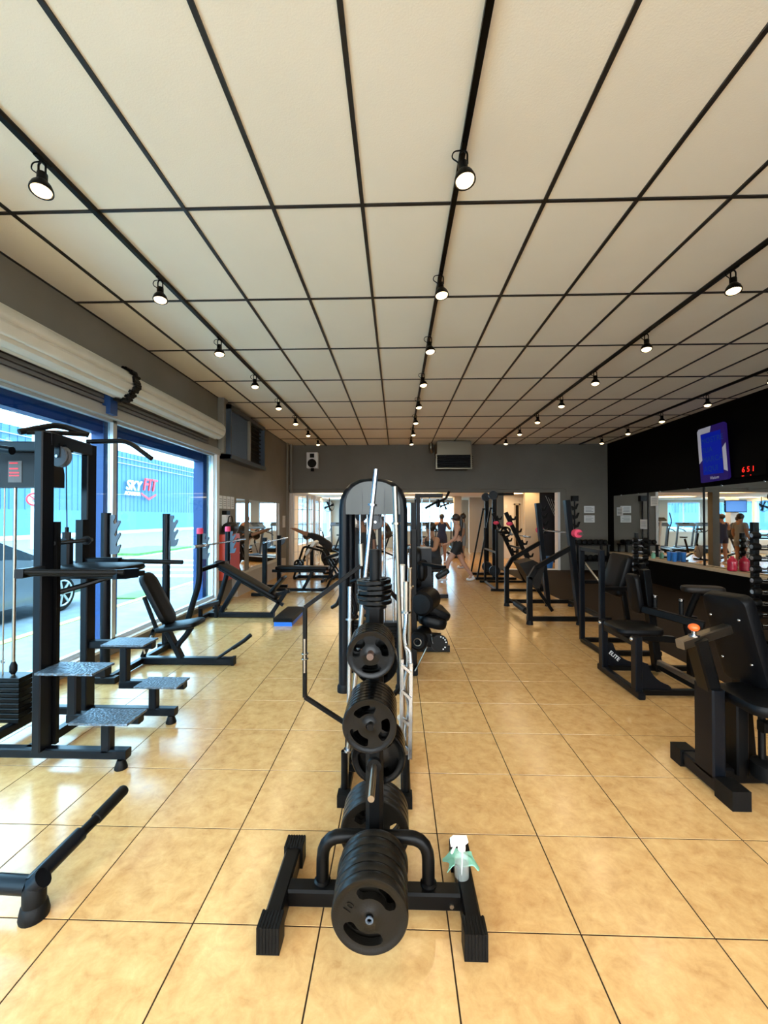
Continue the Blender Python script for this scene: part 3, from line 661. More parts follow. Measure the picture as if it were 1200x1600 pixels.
for z in (.31, .45, .60, .74): part('rung', B().beam((.024, 2.318, z+.035), (.076, 2.318, z-.008), .018, .018), 'chrome', mg)
part('hook', B().tube([(.078, 2.33, .78), (.075, 2.35, .84), (.05, 2.36, .86)], .009, 8, smooth=.03), 'chrome', mg)
hx = thing('hex_bar', 'black hexagonal trap bar standing on edge behind the plates', 'barbell', (-.24, 2.52, .06), 'upright bars in the stand')
P_ = [(-.20, 2.52, 1.30), (-.545, 2.5, 1.045), (-.545, 2.5, .515), (-.22, 2.52, .30), (.035, 2.68, .52), (.035, 2.68, 1.03)]
for a, b_ in zip(P_, P_[1:]+P_[:1]): part('frame_bar', B().beam(a, b_, .024, .024), 'steel_black', hx)
part('sleeve', B().cyl((-.21, 2.52, 1.29), (-.215, 2.52, 1.42), .016, 12), 'chrome_worn', hx); part('sleeve', B().cyl((-.22, 2.52, .31), (-.18, 2.50, .15), .016, 12), 'chrome_worn', hx)
part('spring_clip', B().ring((-.545, 2.5, .77), (0,0,1), .018, .004, 14, 6).ring((-.545, 2.5, .74), (0,0,1), .018, .004, 14, 6), 'chrome', hx)
part('handle', B().cyl((-.545, 2.5, .66), (-.545, 2.5, .86), .0135, 12), 'chrome_worn', hx)

# ================================================================= ARCH-TOP CABLE MACHINE
cm = thing('cable_machine', 'dual post cable machine with grey arched top shroud, in the centre', 'gym machine', (-.215, 4.08, 0))
for y, nm in ((3.84, 'front'), (4.34, 'rear')):
    part('arch_frame', B().tube([(-.478, y, .0), (-.478, y, 1.885), (.048, y, 1.885), (.048, y, 0)], .05, 16, smooth=.24), 'steel_skylit', cm)
    for x in (-.478, .048): part('foot', B().lathe([(.062, 0), (.062, .05), (.052, .07)], (x, y, 0), (0,0,1), 18), 'rubber', cm)
for x in (-.478, .048): part('side_rail', B().beam((x, 3.84, .14), (x, 4.34, .14), .06, .05), 'steel_skylit', cm)
part('base_rail', B().beam((-.478, 4.34, .14), (.048, 4.34, .14), .06, .05), 'steel_skylit', cm)
out = []
for (cx_, cz_, a0) in ((-.045-.155+.02, 0, 0),): pass
hw_, rr_ = .245, .205
out = [(-hw_, 0), (hw_, 0)]
for k in range(9): a = R(k*11.25); out.append((hw_-rr_+rr_*math.cos(a), .295-rr_+rr_*math.sin(a)))
for k in range(9): a = R(90+k*11.25); out.append((-hw_+rr_+rr_*math.cos(a), .295-rr_+rr_*math.sin(a)))
part('shroud', B().prism(out, (-.215, 4.30, 1.605), (1,0,0), (0,0,1), .515), 'grey_plastic', cm)
for x in (-.31, -.215, -.11): part('shroud_seam', B().bx(x-.002, 3.782, 1.615, x+.002, 3.787, 1.82), 'pulley', cm)
pl_ = part('pulley', B().lathe([(.02, -.018), (.066, -.018), (.069, -.012), (.058, 0), (.069, .012), (.066, .018), (.02, .018)], (-.195, 3.86, 1.535), (0,1,0), 28), 'pulley', cm)
part('axle', B().cyl((-.195, 3.82, 1.535), (-.195, 3.90, 1.535), .012, 12), 'chrome', pl_)
part('pulley_bracket', B().bx(-.235, 3.84, 1.53, -.225, 3.88, 1.64).bx(-.165, 3.84, 1.53, -.155, 3.88, 1.64), 'steel_skylit', cm)
for x in (-.36, -.29, -.12, -.03): part('guide_rod', B().cyl((x, 4.15, .1), (x, 4.15, 1.63), .011, 10), 'chrome', cm)
part('mid_column', B().beam((-.27, 4.25, .12), (-.27, 4.25, 1.63), .05, .05).beam((-.17, 4.25, .12), (-.17, 4.25, 1.63), .035, .04), 'steel_skylit', cm)
for c_ in (-.325, -.075):
    for k in range(11): part('stack_plate', B().beam((c_-.09, 4.15, .18+k*.036), (c_+.09, 4.15, .18+k*.036), .11, .032), 'steel_black', cm)
part('cable', B().tube([(-.195, 3.86, 1.47), (-.20, 3.86, .5)], .003, 6), 'rubber', cm)
part('low_bracket', B().tube([(-.44, 3.9, .92), (-.38, 3.94, .72), (-.40, 3.96, .66), (-.46, 3.9, .64)], .022, 10, smooth=.05), 'steel_skylit', cm)
part('handle_bar', B().tube([(-.66, 4.30, .66), (-.60, 4.25, .70), (-.50, 4.1, .93), (-.38, 4.05, .98)], .02, 10, smooth=.06), 'steel_skylit', cm)

# ================================================================= LEG EXTENSION MACHINE right of the arch
lm = thing('leg_extension_machine', 'black leg extension machine with round cam and padded rollers, right of the arch machine', 'gym machine', (.32, 4.55, 0))
part('upright', B().beam((.175, 4.36, .03), (.175, 4.36, 1.45), .06, .1), 'steel_black', lm)
part('upright', B().beam((.20, 5.05, .03), (.20, 5.05, 1.75), .06, .1), 'steel_black', lm)
part('foot', B().beam((.175, 4.22, .04), (.175, 5.2, .04), .07, .07), 'steel_black', lm)
part('cross_foot', B().beam((.15, 5.0, .04), (.62, 5.0, .04), .07, .07), 'steel_black', lm)
part('seat', B().pad((.34, 4.62, .56), (.1,.02,-.05), (0,1,0), .40, .40, .10, .07, .03), 'leather', lm)
part('seat_frame', B().beam((.18, 4.6, .50), (.52, 4.6, .42), .08, .06), 'steel_black', lm)
part('thigh_pad', B().lathe([(.02, -.19), (.10, -.185), (.125, -.16), (.125, .16), (.10, .185), (.02, .19)], (.30, 4.46, .70), (.35, 1, 0), 24), 'leather', lm)
part('backrest', B().pad((.19, 4.95, 1.0), (0,1,0), (0,.15,1), .34, .46, .09, .08, .03), 'leather', lm)
part('backrest_cushion', B().pad((.25, 4.78, .98), (.2,1,0), (0,.1,1), .34, .22, .08, .06, .03), 'leather', lm)
part('arm_rest', B().beam((.26, 4.66, 1.07), (.50, 4.40, 1.06), .035, .03), 'steel_black', lm)
part('arm_pad', B().pad((.475, 4.30, .985), (.8,0,.5), (0,1,0), .15, .12, .05, .03, .015), 'leather', lm)
for (x, z, rr_) in ((.225, .355, .088),):
    rl = part('roller_pad', B().lathe([(.02, -.17), (rr_-.02, -.17), (rr_, -.15), (rr_, .15), (rr_-.02, .17), (.02, .17)], (x+.02, 4.33, z), (.25, 1, 0), 24), 'leather', lm)
    part('roller_ring', B().ring((x-.023, 4.158, z), (.25, 1, 0), .035, .005), 'chrome_worn', rl)
    part('roller_axle', B().cyl((x-.03, 4.13, z), (x+.07, 4.53, z), .016, 12), 'steel_black', rl)
lv = part('lever_arm', B().beam((.27, 4.26, .36), (.44, 4.24, .36), .06, .12), 'steel_black', lm)
cam_ = part('cam_wheel', B().lathe([(.01, -.012), (.082, -.012), (.085, 0), (.082, .012), (.01, .012)], (.415, 4.17, .345), (0,1,0), 30), 'steel_black', lm)
for k in range(7):
    if k == 2: continue
    a = R(-55+k*22); part('pin_hole', B().cyl((.415+.066*math.cos(a), 4.157, .345+.066*math.sin(a)), (.415+.066*math.cos(a), 4.153, .345+.066*math.sin(a)), .006, 10), 'paper', cam_)
part('selector_lever', B().cyl((.335, 4.16, .44), (.352, 4.15, .345), .006, 8), 'chrome', lm)
part('brace', B().tube([(.18, 4.2, .06), (.30, 4.2, .30)], .006, 8), 'chrome_worn', lm)
part('weight_housing', B().bx(.15, 4.88, .55, .40, 5.18, 1.22), 'steel_skylit', lm)
part('low_pad', B().pad((.36, 4.5, .43), (1,0,-.25), (0,1,0), .30, .30, .12, .10, .04), 'leather', lm)

# ================================================================= PULL-UP AND DIP STATION (left foreground)
ps = thing('pull_up_station', 'black pull-up and dip station with stepped footplates and pulley by the window', 'gym machine', (-2.25, 2.95, 0))
def foot(x, y, parent, r=.032, h=.055):
    return part('rubber_foot', B().lathe([(r*1.15, 0), (r*1.2, .008), (r*.95, h*.6), (r*.7, h)], (x, y, 0), (0,0,1), 16), 'rubber', parent)
part('base_beam', B().beam((-2.78, 2.645, .085), (-1.70, 2.645, .085), .06, .06), 'steel_skylit', ps)
part('base_beam', B().beam((-2.78, 3.225, .085), (-1.70, 3.225, .085), .06, .06), 'steel_skylit', ps)
part('side_beam', B().beam((-2.35, 2.64, .085), (-2.35, 3.22, .085), .06, .06), 'steel_skylit', ps)
part('side_beam', B().beam((-2.74, 2.64, .085), (-2.74, 3.22, .085), .06, .06), 'steel_skylit', ps)
for x in (-2.72, -1.735):
    for y in (2.625, 3.215): foot(x, y, ps)
part('upright', B().beam((-2.252, 2.63, .11), (-2.252, 2.63, 2.12), .055, .10, (0,1,0)), 'steel_skylit', ps)
part('upright', B().beam((-2.40, 3.22, .11), (-2.40, 3.22, 2.14), .055, .10, (0,1,0)), 'steel_skylit', ps)
part('back_channel', B().bx(-2.275, 2.681, .11, -2.205, 2.71, 1.55), 'steel_black', ps)
part('back_channel', B().bx(-2.41, 3.10, 1.18, -2.355, 3.168, 1.56), 'steel_black', ps)
def steps(y, xu, lo, hi, riser, post):
    part('step_arm', B().beam((xu, y, hi[2]-.045), (hi[1]-.02, y, hi[2]-.045), .06, .06), 'steel_skylit', ps)
    part('riser', B().beam((riser, y, hi[2]-.02), (riser, y, lo[2]-.07), .058, .058), 'steel_skylit', ps)
    part('step_arm', B().beam((riser-.03, y, lo[2]-.045), (lo[1]-.02, y, lo[2]-.045), .06, .06), 'steel_skylit', ps)
    part('step_post', B().beam((post, y, lo[2]-.05), (post, y, .10), .06, .06), 'steel_skylit', ps)
    for q in (lo, hi):
        part('tread', B().prism([(q[0], y-.17), (q[1], y-.17), (q[1], y+.03), (q[0], y+.03)], (0, 0, q[2]-.014), (1,0,0), (0,1,0), .013), 'tread_plate', ps, 'checkered steel footplate')
steps(2.645, -2.25, (-1.96, -1.60, .352), (-2.17, -1.815, .646), -2.055, -1.835)
steps(3.225, -2.40, (-1.93, -1.61, .335), (-2.18, -1.86, .640), -2.105, -1.875)
part('top_beam', B().beam((-2.255, 2.64, 2.085), (-2.40, 3.2, 2.10), .07, .09), 'steel_skylit', ps)
part('pull_up_grip', B().tube([(-2.42, 2.63, 2.125), (-2.335, 2.80, 2.205), (-2.30, 2.87, 2.205), (-2.20, 2.95, 2.165)], .02, 12, smooth=.03), 'rubber', ps)
part('pull_up_grip', B().tube([(-2.40, 2.66, 2.13), (-2.29, 2.78, 2.15), (-2.20, 2.93, 2.165)], .016, 10, smooth=.03), 'rubber', ps)
part('pull_up_grip', B().tube([(-2.40, 3.2, 2.165), (-2.12, 3.2, 2.17), (-2.05, 3.2, 2.145), (-1.89, 3.2, 2.03)], .018, 12, smooth=.05), 'rubber', ps)
pb = part('pulley', B().lathe([(.01, -.022), (.066, -.022), (.070, -.016), (.058, 0), (.070, .016), (.066, .022), (.01, .022)], (-2.25, 2.76, 1.985), (.15,1,0), 28), 'pulley', ps)
part('axle', B().cyl((-2.255, 2.725, 1.985), (-2.245, 2.80, 1.985), .010, 12), 'chrome', pb)
part('pulley_bracket', B().bx(-2.265, 2.729, 1.98, -2.235, 2.734, 2.07).bx(-2.265, 2.785, 1.98, -2.235, 2.79, 2.07), 'steel_skylit', ps)
part('cable', B().tube([(-2.262, 2.82, 1.955), (-2.316, 2.90, 1.5)], .0035, 6), 'rubber', ps)
part('slide_block', B().beam((-2.318, 2.90, 1.245), (-2.318, 2.90, 1.43), .07, .06, ch=.012).beam((-2.318, 2.90, 1.42), (-2.318, 2.90, 1.475), .055, .05, ch=.018).cyl((-2.318, 2.90, 1.46), (-2.316, 2.90, 1.51), .012, 10), 'steel_skylit', ps)
part('guide_shaft', B().cyl((-2.22, 2.68, 1.41), (-2.36, 3.2, 1.405), .014, 10).cyl((-2.33, 3.10, 1.405), (-2.335, 3.12, 1.405), .033, 16), 'steel_black', ps)
part('knee_pad', B().pad((-2.10, 2.93, 1.195), (1,0,0), (0,1,0), .50, .33, .05, .05, .02, dome=.01), 'leather', ps)
part('knee_pad_frame', B().beam((-2.32, 2.93, 1.175), (-1.84, 2.93, 1.175), .22, .035).tube([(-2.24, 2.72, 1.08), (-2.12, 2.85, 1.12), (-2.0, 2.9, 1.165)], .018, 8, smooth=.05), 'steel_black', ps)
part('dip_arm', B().beam((-2.24, 2.60, 1.245), (-2.185, 2.38, 1.252), .045, .055), 'steel_skylit', ps)
part('dip_grip', B().cyl((-2.185, 2.40, 1.262), (-1.70, 2.585, 1.235), .0165, 12).cyl((-2.185, 2.43, 1.243), (-1.72, 2.60, 1.215), .011, 10), 'rubber', ps)
part('dip_stop', B().beam((-1.74, 2.56, 1.225), (-1.70, 2.72, 1.215), .03, .06), 'steel_skylit', ps)
part('dip_arm', B().beam((-2.42, 3.15, 1.245), (-2.10, 3.15, 1.245), .05, .055), 'steel_skylit', ps)
part('dip_grip', B().cyl((-2.12, 3.17, 1.245), (-1.63, 3.17, 1.237), .0175, 12), 'rubber', ps)
part('stack_beam', B().beam((-2.30, 2.90, 2.07), (-2.98, 2.95, 2.09), .06, .07), 'steel_skylit', ps)
part('stack_beam', B().tube([(-2.55, 2.72, 2.02), (-2.62, 2.72, 2.03), (-3.0, 2.80, 2.02)], .028, 10), 'steel_skylit', ps)
sh = part('shroud', B().prism([(-.36, -.14), (.215, -.14), (.215, -.04), (.20, .05), (.17, .12), (-.36, .12)], (-2.68, 3.06, 1.935), (1,0,0), (0,0,1), .10), 'leather_brown', ps)
part('instruction_label', B().bx(-2.80, 2.957, 1.83, -2.70, 2.961, 1.985), 'paper_ink', sh, 'black instruction sticker with red print')
for z in (1.97, 1.93, 1.90, 1.88): part('label_print', B().bx(-2.79, 2.955, z-.006, -2.71-.02*random.random(), 2.958, z+.004), 'sign_red', sh)
for x in (-2.865, -2.785): part('guide_rod', B().cyl((x, 3.0, .1), (x, 3.0, 1.84), .011 if x > -2.8 else .005, 10), 'chrome_worn', ps)
part('rod_stop', B().lathe([(.012, 0), (.024, .02), (.024, .06), (.012, .09)], (-2.785, 3.0, .44), (0,0,1), 14), 'rubber', ps)
part('cable_clip', B().ring((-2.865, 3.0, .53), (0,1,0), .014, .004, 12, 6), 'chrome', ps)
for k in range(9): part('stack_plate', B().beam((-2.97, 3.0, .13+k*.036), (-2.685, 3.0, .13+k*.036), .13, .031), 'steel_black', ps)

# ================================================================= LEVER ROW (bottom left corner)
lr = thing('lever_row_base', 'black tubular machine foot with an upward lever at the bottom left', 'gym machine', (-1.8, 1.68, 0))
part('base_tube', B().tube([(-2.7, 1.70, .115), (-1.46, 1.655, .115)], .034, 16), 'steel_skylit', lr)
part('rubber_foot', B().lathe([(.05, 0), (.052, .012), (.045, .05), (.04, .055), (.04, .11), (.03, .13)], (-1.435, 1.648, 0), (0,0,1), 20), 'rubber', lr)
part('rubber_foot', B().lathe([(.05, 0), (.052, .012), (.045, .05), (.04, .055), (.04, .09)], (-2.6, 1.69, 0), (0,0,1), 20), 'rubber', lr)
lv = part('lever_sleeve', B().cyl((-1.452, 1.645, .125), (-1.418, 1.87, .160), .031, 16).lathe([(.037, -.022), (.037, .022)], (-1.425, 1.655, .13), (.6,.15,.5), 14), 'steel_skylit', lr)
part('lever_rod', B().cyl((-1.418, 1.86, .158), (-1.40, 1.97, .175), .022, 14), 'steel_black', lr)
part('lever_grip', B().lathe([(.02, 0), (.027, .004), (.027, .17), (.023, .18), (.001, .182)], (-1.404, 1.945, .171), (.12, 1, .155), 14), 'rubber', lr)

# ================================================================= BENCHES ALONG THE WINDOW
HOOK = [(0, 0), (.05, 0), (.052, -.03), (.035, -.06), (.04, -.085), (.062, -.08), (.085, -.05), (.10, -.055), (.10, -.075), (.075, -.12), (.055, -.165), (.045, -.19), (.055, -.205), (.07, -.195), (.095, -.165), (.105, -.175), (.10, -.20),
        (.075, -.245), (.06, -.285), (.065, -.30), (.08, -.295), (.10, -.28), (.108, -.29), (.085, -.36), (.06, -.375), (0, -.375)]
b1 = thing('shoulder_press_bench', 'black upright shoulder press bench with two hooked uprights, in front of the window', 'bench', (-2.5, 4.48, 0))
for y in (3.96, 5.02):
    u_ = part('upright', B().tube([(-2.78, y, .05), (-2.78, y, 1.62)], .043, 16), 'steel_skylit', b1)
    part('hook_plate', B().prism(HOOK, (-2.74, y+.006, 1.60), (1,0,0), (0,0,1), .014), 'hook_grey', u_)
    part('floor_bar', B().beam((-2.86, y, .035), (-2.66, y, .035), .08, .06), 'steel_black', b1)
part('label_strip', B().bx(-2.738, 5.0, 1.0, -2.733, 5.03, 1.30), 'hook_grey', b1)
part('rear_beam', B().beam((-2.73, 3.96, .045), (-2.73, 5.02, .045), .06, .06), 'steel_black', b1)
part('centre_beam', B().beam((-2.73, 4.48, .045), (-1.74, 4.48, .045), .075, .075), 'steel_skylit', b1)
part('end_cap', B().bx(-1.76, 4.44, .005, -1.73, 4.52, .088), 'rubber', b1)
part('seat', B().pad((-2.315, 4.48, .395), (1,0,.16), (0,1,0), .44, .33, .055, .07, .02, dome=.012), 'leather', b1)
part('backrest', B().pad((-2.60, 4.48, .69), (.48,0,-.88), (0,1,0), .62, .26, .07, .11, .025), 'leather', b1)
part('seat_frame', B().beam((-2.62, 4.48, .36), (-2.2, 4.48, .40), .05, .04), 'steel_skylit', b1)
part('seat_strut', B().beam((-2.48, 4.48, .40), (-2.31, 4.48, .07), .08, .05), 'steel_skylit', b1)
part('seat_strut', B().tube([(-2.20, 4.48, .40), (-2.26, 4.48, .31), (-2.34, 4.48, .22), (-2.36, 4.48, .16)], .03, 10, smooth=.05), 'steel_skylit', b1)
part('back_strut', B().beam((-2.72, 4.48, .72), (-2.58, 4.48, .37), .04, .03).beam((-2.73, 4.48, .08), (-2.60, 4.48, .38), .05, .04), 'steel_black', b1)
part('adjust_pin', B().tube([(-2.56, 4.36, .34), (-2.64, 4.34, .22), (-2.62, 4.34, .16)], .012, 8, smooth=.03), 'chrome_worn', b1)
part('foot_lever', B().tube([(-1.90, 4.42, .085), (-1.72, 4.40, .21), (-1.66, 4.40, .245)], .016, 10), 'steel_skylit', b1)
part('foot_lever_grip', B().tube([(-1.72, 4.40, .205), (-1.60, 4.40, .285), (-1.53, 4.40, .345)], .021, 10), 'rubber', b1)

b2_ = thing('incline_press_bench', 'black incline press bench with leaning uprights, behind the blue step', 'bench', (-2.4, 6.6, 0))
for y in (6.1, 7.12):
    u_ = part('upright', B().tube([(-3.06, y, .05), (-2.90, y, .58), (-2.885, y, .70), (-2.88, y, 1.34)], .042, 16, smooth=.1), 'steel_skylit', b2_)
    part('foam_cap', B().lathe([(.046, 0), (.046, .07), (.036, .085)], (-2.88, y, 1.335), (0,0,1), 16), 'pink_foam', u_, 'pink foam cap')
    part('hook_plate', B().prism(HOOK, (-2.84, y+.006, 1.34), (1,0,0), (0,0,1), .014), 'hook_grey', u_)
    part('floor_bar', B().beam((-3.12, y, .035), (-2.9, y, .035), .08, .06), 'steel_black', b2_)
part('rear_beam', B().beam((-2.98, 6.1, .045), (-2.98, 7.12, .045), .06, .06), 'steel_black', b2_)
part('upper_beam', B().beam((-2.88, 6.1, .80), (-2.74, 6.6, .86), .05, .06).beam((-2.88, 7.12, .80), (-2.74, 6.6, .86), .05, .06), 'steel_skylit', b2_)
part('centre_beam', B().beam((-2.95, 6.6, .045), (-1.92, 6.6, .045), .075, .075), 'steel_skylit', b2_)
part('back_pad', B().pad((-2.37, 6.6, .56), (1.0,0,-.56), (0,1,0), 1.14, .30, .075, .06, .025), 'leather', b2_)
part('pad_spine', B().beam((-2.8, 6.6, .77), (-1.78, 6.6, .20), .06, .05), 'steel_skylit', b2_)
part('seat', B().pad((-1.895, 6.6, .53), (-.62,0,-.72), (0,1,0), .36, .28, .05, .05, .02), 'leather', b2_)
part('seat_strut', B().beam((-1.98, 6.6, .04), (-1.72, 6.6, .44), .06, .06).beam((-1.98, 6.6, .34), (-1.68, 6.6, .42), .05, .05), 'steel_skylit', b2_)
part('back_strut', B().beam((-2.78, 6.6, .06), (-2.47, 6.6, .58), .07, .07), 'steel_skylit', b2_)
part('spotter_step', B().beam((-2.98, 6.28, .22), (-2.72, 6.40, .28), .10, .05).beam((-2.95, 6.28, .05), (-2.95, 6.28, .22), .05, .05).beam((-2.75, 6.38, .05), (-2.75, 6.38, .26), .05, .05), 'steel_skylit', b2_)
def barbell(p0, p1, label, grp=None):
    t = bar('barbell', p0, p1, label, 'chrome', .0135, .024, .32, .32, grp or 'barbells racked on benches'); return t
barbell((-2.785, 5.72, 1.17), (-2.785, 7.66, 1.175), 'chrome barbell racked on the pink-capped incline bench')
bs = thing('step_platform', 'low step box with black rubber top and bright blue side, on the floor', 'step', (-1.645, 6.49, 0))
part('base', B().bx(-1.78, 6.09, 0, -1.52, 6.89, .06), 'blue_step', bs); part('tread', B().bx(-1.79, 6.08, .06, -1.51, 6.90, .115), 'rubber', bs)
for x in (-1.72, -1.58): part('foot_pad', B().bx(x-.03, 6.12, 0, x+.03, 6.18, .012), 'rubber', bs)

b3 = thing('flat_press_bench', 'black flat press bench with two straight uprights near the left mirror', 'bench', (-2.1, 8.9, 0))
for y in (8.38, 9.42):
    u_ = part('upright', B().beam((-2.64, y, .05), (-2.64, y, 1.17), .085, .085), 'steel_black', b3)
    part('hook_plate', B().prism([(0, 0), (.04, 0), (.05, -.06), (.10, -.03), (.11, -.05), (.07, -.13), (0, -.18)], (-2.60, y+.006, 1.12), (1,0,0), (0,0,1), .014), 'hook_grey', u_)
    part('floor_bar', B().beam((-2.90, y, .035), (-2.45, y, .035), .08, .06), 'steel_black', b3)
part('rear_beam', B().beam((-2.64, 8.38, .06), (-2.64, 9.42, .06), .06, .06), 'steel_black', b3)
part('pad', B().pad((-1.99, 8.9, .47), (1,0,0), (0,1,0), 1.12, .30, .075, .05, .02), 'leather', b3)
part('spine', B().beam((-2.64, 8.9, .44), (-1.50, 8.9, .44), .06, .06), 'steel_black', b3)
part('leg', B().beam((-1.78, 8.9, .44), (-1.98, 8.9, .05), .07, .06), 'steel_black', b3)
part('centre_beam', B().beam((-2.64, 8.9, .045), (-1.45, 8.9, .045), .07, .06), 'steel_black', b3)
part('foot_tube', B().tube([(-1.65, 8.9, .06), (-1.48, 8.85, .07), (-1.38, 8.8, .28), (-1.18, 8.8, .42)], .025, 10, smooth=.06), 'steel_black', b3)
barbell((-2.555, 8.05, 1.09), (-2.555, 9.80, 1.095), 'chrome barbell racked on the flat bench')

# --- plate-loaded curl bench and its neighbours at the far left
pc = thing('curl_bench', 'preacher curl bench with a white worn pad, in front of the stretching person', 'bench', (-2.1, 10.9, 0))
part('arm_pad', B().pad((-2.24, 10.9, .80), (-.55,0,-.8), (0,1,0), .44, .52, .08, .05, .02), 'white_plastic', pc)
part('post', B().beam((-2.20, 10.9, .05), (-2.20, 10.9, .80), .08, .08), 'steel_black', pc)
part('side_frame', B().tube([(-2.6, 10.6, .05), (-2.35, 10.6, .85), (-1.85, 10.6, .72), (-1.6, 10.6, .05)], .028, 10, smooth=.1), 'steel_black', pc)
part('side_frame', B().tube([(-2.6, 11.2, .05), (-2.35, 11.2, .85), (-1.85, 11.2, .72), (-1.6, 11.2, .05)], .028, 10, smooth=.1), 'steel_black', pc)
part('seat', B().pad((-1.72, 10.9, .46), (1,0,0), (0,1,0), .32, .40, .07, .05, .02), 'leather', pc)
part('seat_post', B().beam((-1.72, 10.9, .05), (-1.72, 10.9, .46), .07, .07), 'steel_black', pc)
part('base', B().beam((-2.6, 10.9, .04), (-1.45, 10.9, .04), .08, .07).beam((-2.58, 10.6, .04), (-2.58, 11.2, .04), .07, .07).beam((-1.6, 10.6, .04), (-1.6, 11.2, .04), .07, .07), 'steel_black', pc)
for k in range(4): plate('8', (-2.42, 10.45-k*.035, .42), ['outermost', 'second outermost', 'third', 'innermost'][k]+' plate on the side of the preacher curl bench', grp='plates on the curl bench')
part('plate_peg', B().cyl((-2.42, 10.62, .424), (-2.42, 10.30, .424), .012, 10), 'chrome', pc)
rb = thing('recline_seat', 'black reclined seat on slanted legs beside the arch machine', 'bench', (-1.45, 10.3, 0))
part('seat', B().pad((-1.5, 10.3, .62), (1,0,.35), (0,1,0), .5, .4, .07, .05, .02), 'leather', rb)
for y in (10.12, 10.48): part('leg', B().beam((-1.66, y, .58), (-1.32, y, .03), .035, .035), 'steel_black', rb); part('leg', B().beam((-1.36, y, .66), (-1.70, y, .03), .035, .035), 'steel_black', rb)
part('foot_block', B().beam((-1.8, 10.12, .03), (-1.8, 10.48, .03), .06, .06), 'rubber', rb)

# ================================================================= LEFT WALL FITTINGS
ac = thing('air_cooler', 'louvred grey air cooler cabinet high on the left wall', 'air cooler', (-3.15, 8.7, 2.70))
A0, A1 = 7.68, 9.72
part('case', B().bx(XL, A0, 2.66, -3.06, A0+.05, 3.66).bx(XL, A1-.05, 2.66, -3.06, A1, 3.66).bx(XL, A0, 2.66, -3.04, A1, 2.74).bx(XL, A0, 3.58, -3.06, A1, 3.66).bx(XL, A0, 2.7, XL+.03, A1, 3.6), 'hook_grey', ac)
part('divider', B().bx(XL, 8.70, 2.70, -3.06, 8.76, 3.62), 'wall_grey', ac)
for k in range(16): part('louvre', B().beam((-3.12, A0+.09+k*.063, 2.75), (-3.12, A0+.09+k*.063, 3.57), .02, .045, (1,.6,0)), 'hook_grey', ac)
for k in range(9): part('grille_bar', B().bx(-3.17, 8.78, 2.80+k*.09, -3.14, A1-.06, 2.815+k*.09), 'dark_void', ac)
part('grille_back', B().bx(-3.20, 8.77, 2.74, -3.19, A1-.05, 3.58), 'dark_void', ac)
lmr = thing('left_mirror', 'mirror panel on the left wall near the far corner', 'mirror', (XL+.01, 10.5, 1.0))
part('mirror_glass', B().bx(XL+.004, 9.22, .42, XL+.012, 11.62, 1.96), 'mirror', lmr)
t_ = thing('left_mirror', 'narrow mirror strip next to the red cabinet', 'mirror', (XL+.01, 8.7, 1.0))
part('mirror_glass', B().bx(XL+.004, 8.48, .42, XL+.012, 8.95, 1.96), 'mirror', t_)
single('low_ledge', B().bx(XL, 8.3, .0, XL+.12, 11.9, .42), 'wall_beige', (XL+.06, 10, 0), 'beige low ledge under the left mirrors', 'ledge')
rc = thing('hose_cabinet', 'red fire hose cabinet on the left wall below the posted sheets', 'cabinet', (-3.18, 7.85, .42))
part('body', B().bx(XL, 7.62, .42, XL+.17, 8.24, 1.26), 'red_paint', rc)
part('door', B().bx(XL+.17, 7.64, .45, XL+.185, 8.22, 1.23), 'red_paint', rc); part('handle', B().bx(XL+.185, 7.70, .80, XL+.20, 7.73, .90), 'chrome', rc)
bgm = thing('gym_bag', 'dark red bag lying on top of the hose cabinet', 'bag', (-3.17, 7.9, 1.26))
part('body', B().lathe([(.02, -.2), (.09, -.18), (.115, -.1), (.115, .1), (.09, .18), (.02, .2)], (-3.155, 7.92, 1.372), (0,1,0), 16), 'leather_brown', bgm)
part('strap', B().tube([(-3.155, 7.8, 1.47), (-3.15, 7.84, 1.60), (-3.15, 7.98, 1.60), (-3.155, 8.04, 1.47)], .012, 6, smooth=.05), 'leather_brown', bgm)
for k in range(4):
    y = 7.66+k*.19
    t_ = thing('notice_sheet', ['notice sheet nearest the window', 'second notice sheet from the window', 'third notice sheet from the window', 'notice sheet farthest from the window'][k]+' in the row above the cabinet', 'notice', (XL+.006, y, 1.78), 'row of notice sheets')
    part('sheet', B().bx(XL+.002, y, 1.74, XL+.006, y+.155, 1.98), 'paper', t_)
    for q in range(4): part('print_line', B().bx(XL+.006, y+.02, 1.79+q*.04, XL+.007, y+.13, 1.80+q*.04), 'hook_grey', t_)
t_ = thing('wall_dispenser', 'white and black dispenser under the notice sheets', 'dispenser', (XL+.05, 7.9, 1.42))
part('body', B().bx(XL, 7.80, 1.42, XL+.09, 7.98, 1.62), 'white_plastic', t_); part('lid', B().bx(XL, 7.81, 1.62, XL+.09, 7.97, 1.70), 'rubber', t_)
t_ = thing('notice_sheet', 'white card on the left wall beside the folding grille door', 'notice', (XL+.01, 12.0, 1.3))
part('sheet', B().bx(XL+.002, 12.0, 1.28, XL+.008, 12.28, 1.62), 'paper', t_)
spk = thing('loudspeaker', 'white wall loudspeaker with black cones in the far left corner', 'speaker', (-2.54, 12.65, 3.0))
part('cabinet', B().bx(-2.70, 12.55, 3.05, -2.37, 12.74, 3.52), 'white_plastic', spk)
part('woofer', B().cyl((-2.535, 12.55, 3.19), (-2.535, 12.53, 3.19), .13, 24), 'dark_void', spk)
part('tweeter', B().bx(-2.60, 12.535, 3.36, -2.47, 12.55, 3.48), 'dark_void', spk)
part('bracket', B().cyl((-2.535, 12.6, 2.95), (-2.535, 12.6, 3.06), .05, 12), 'steel_black', spk)
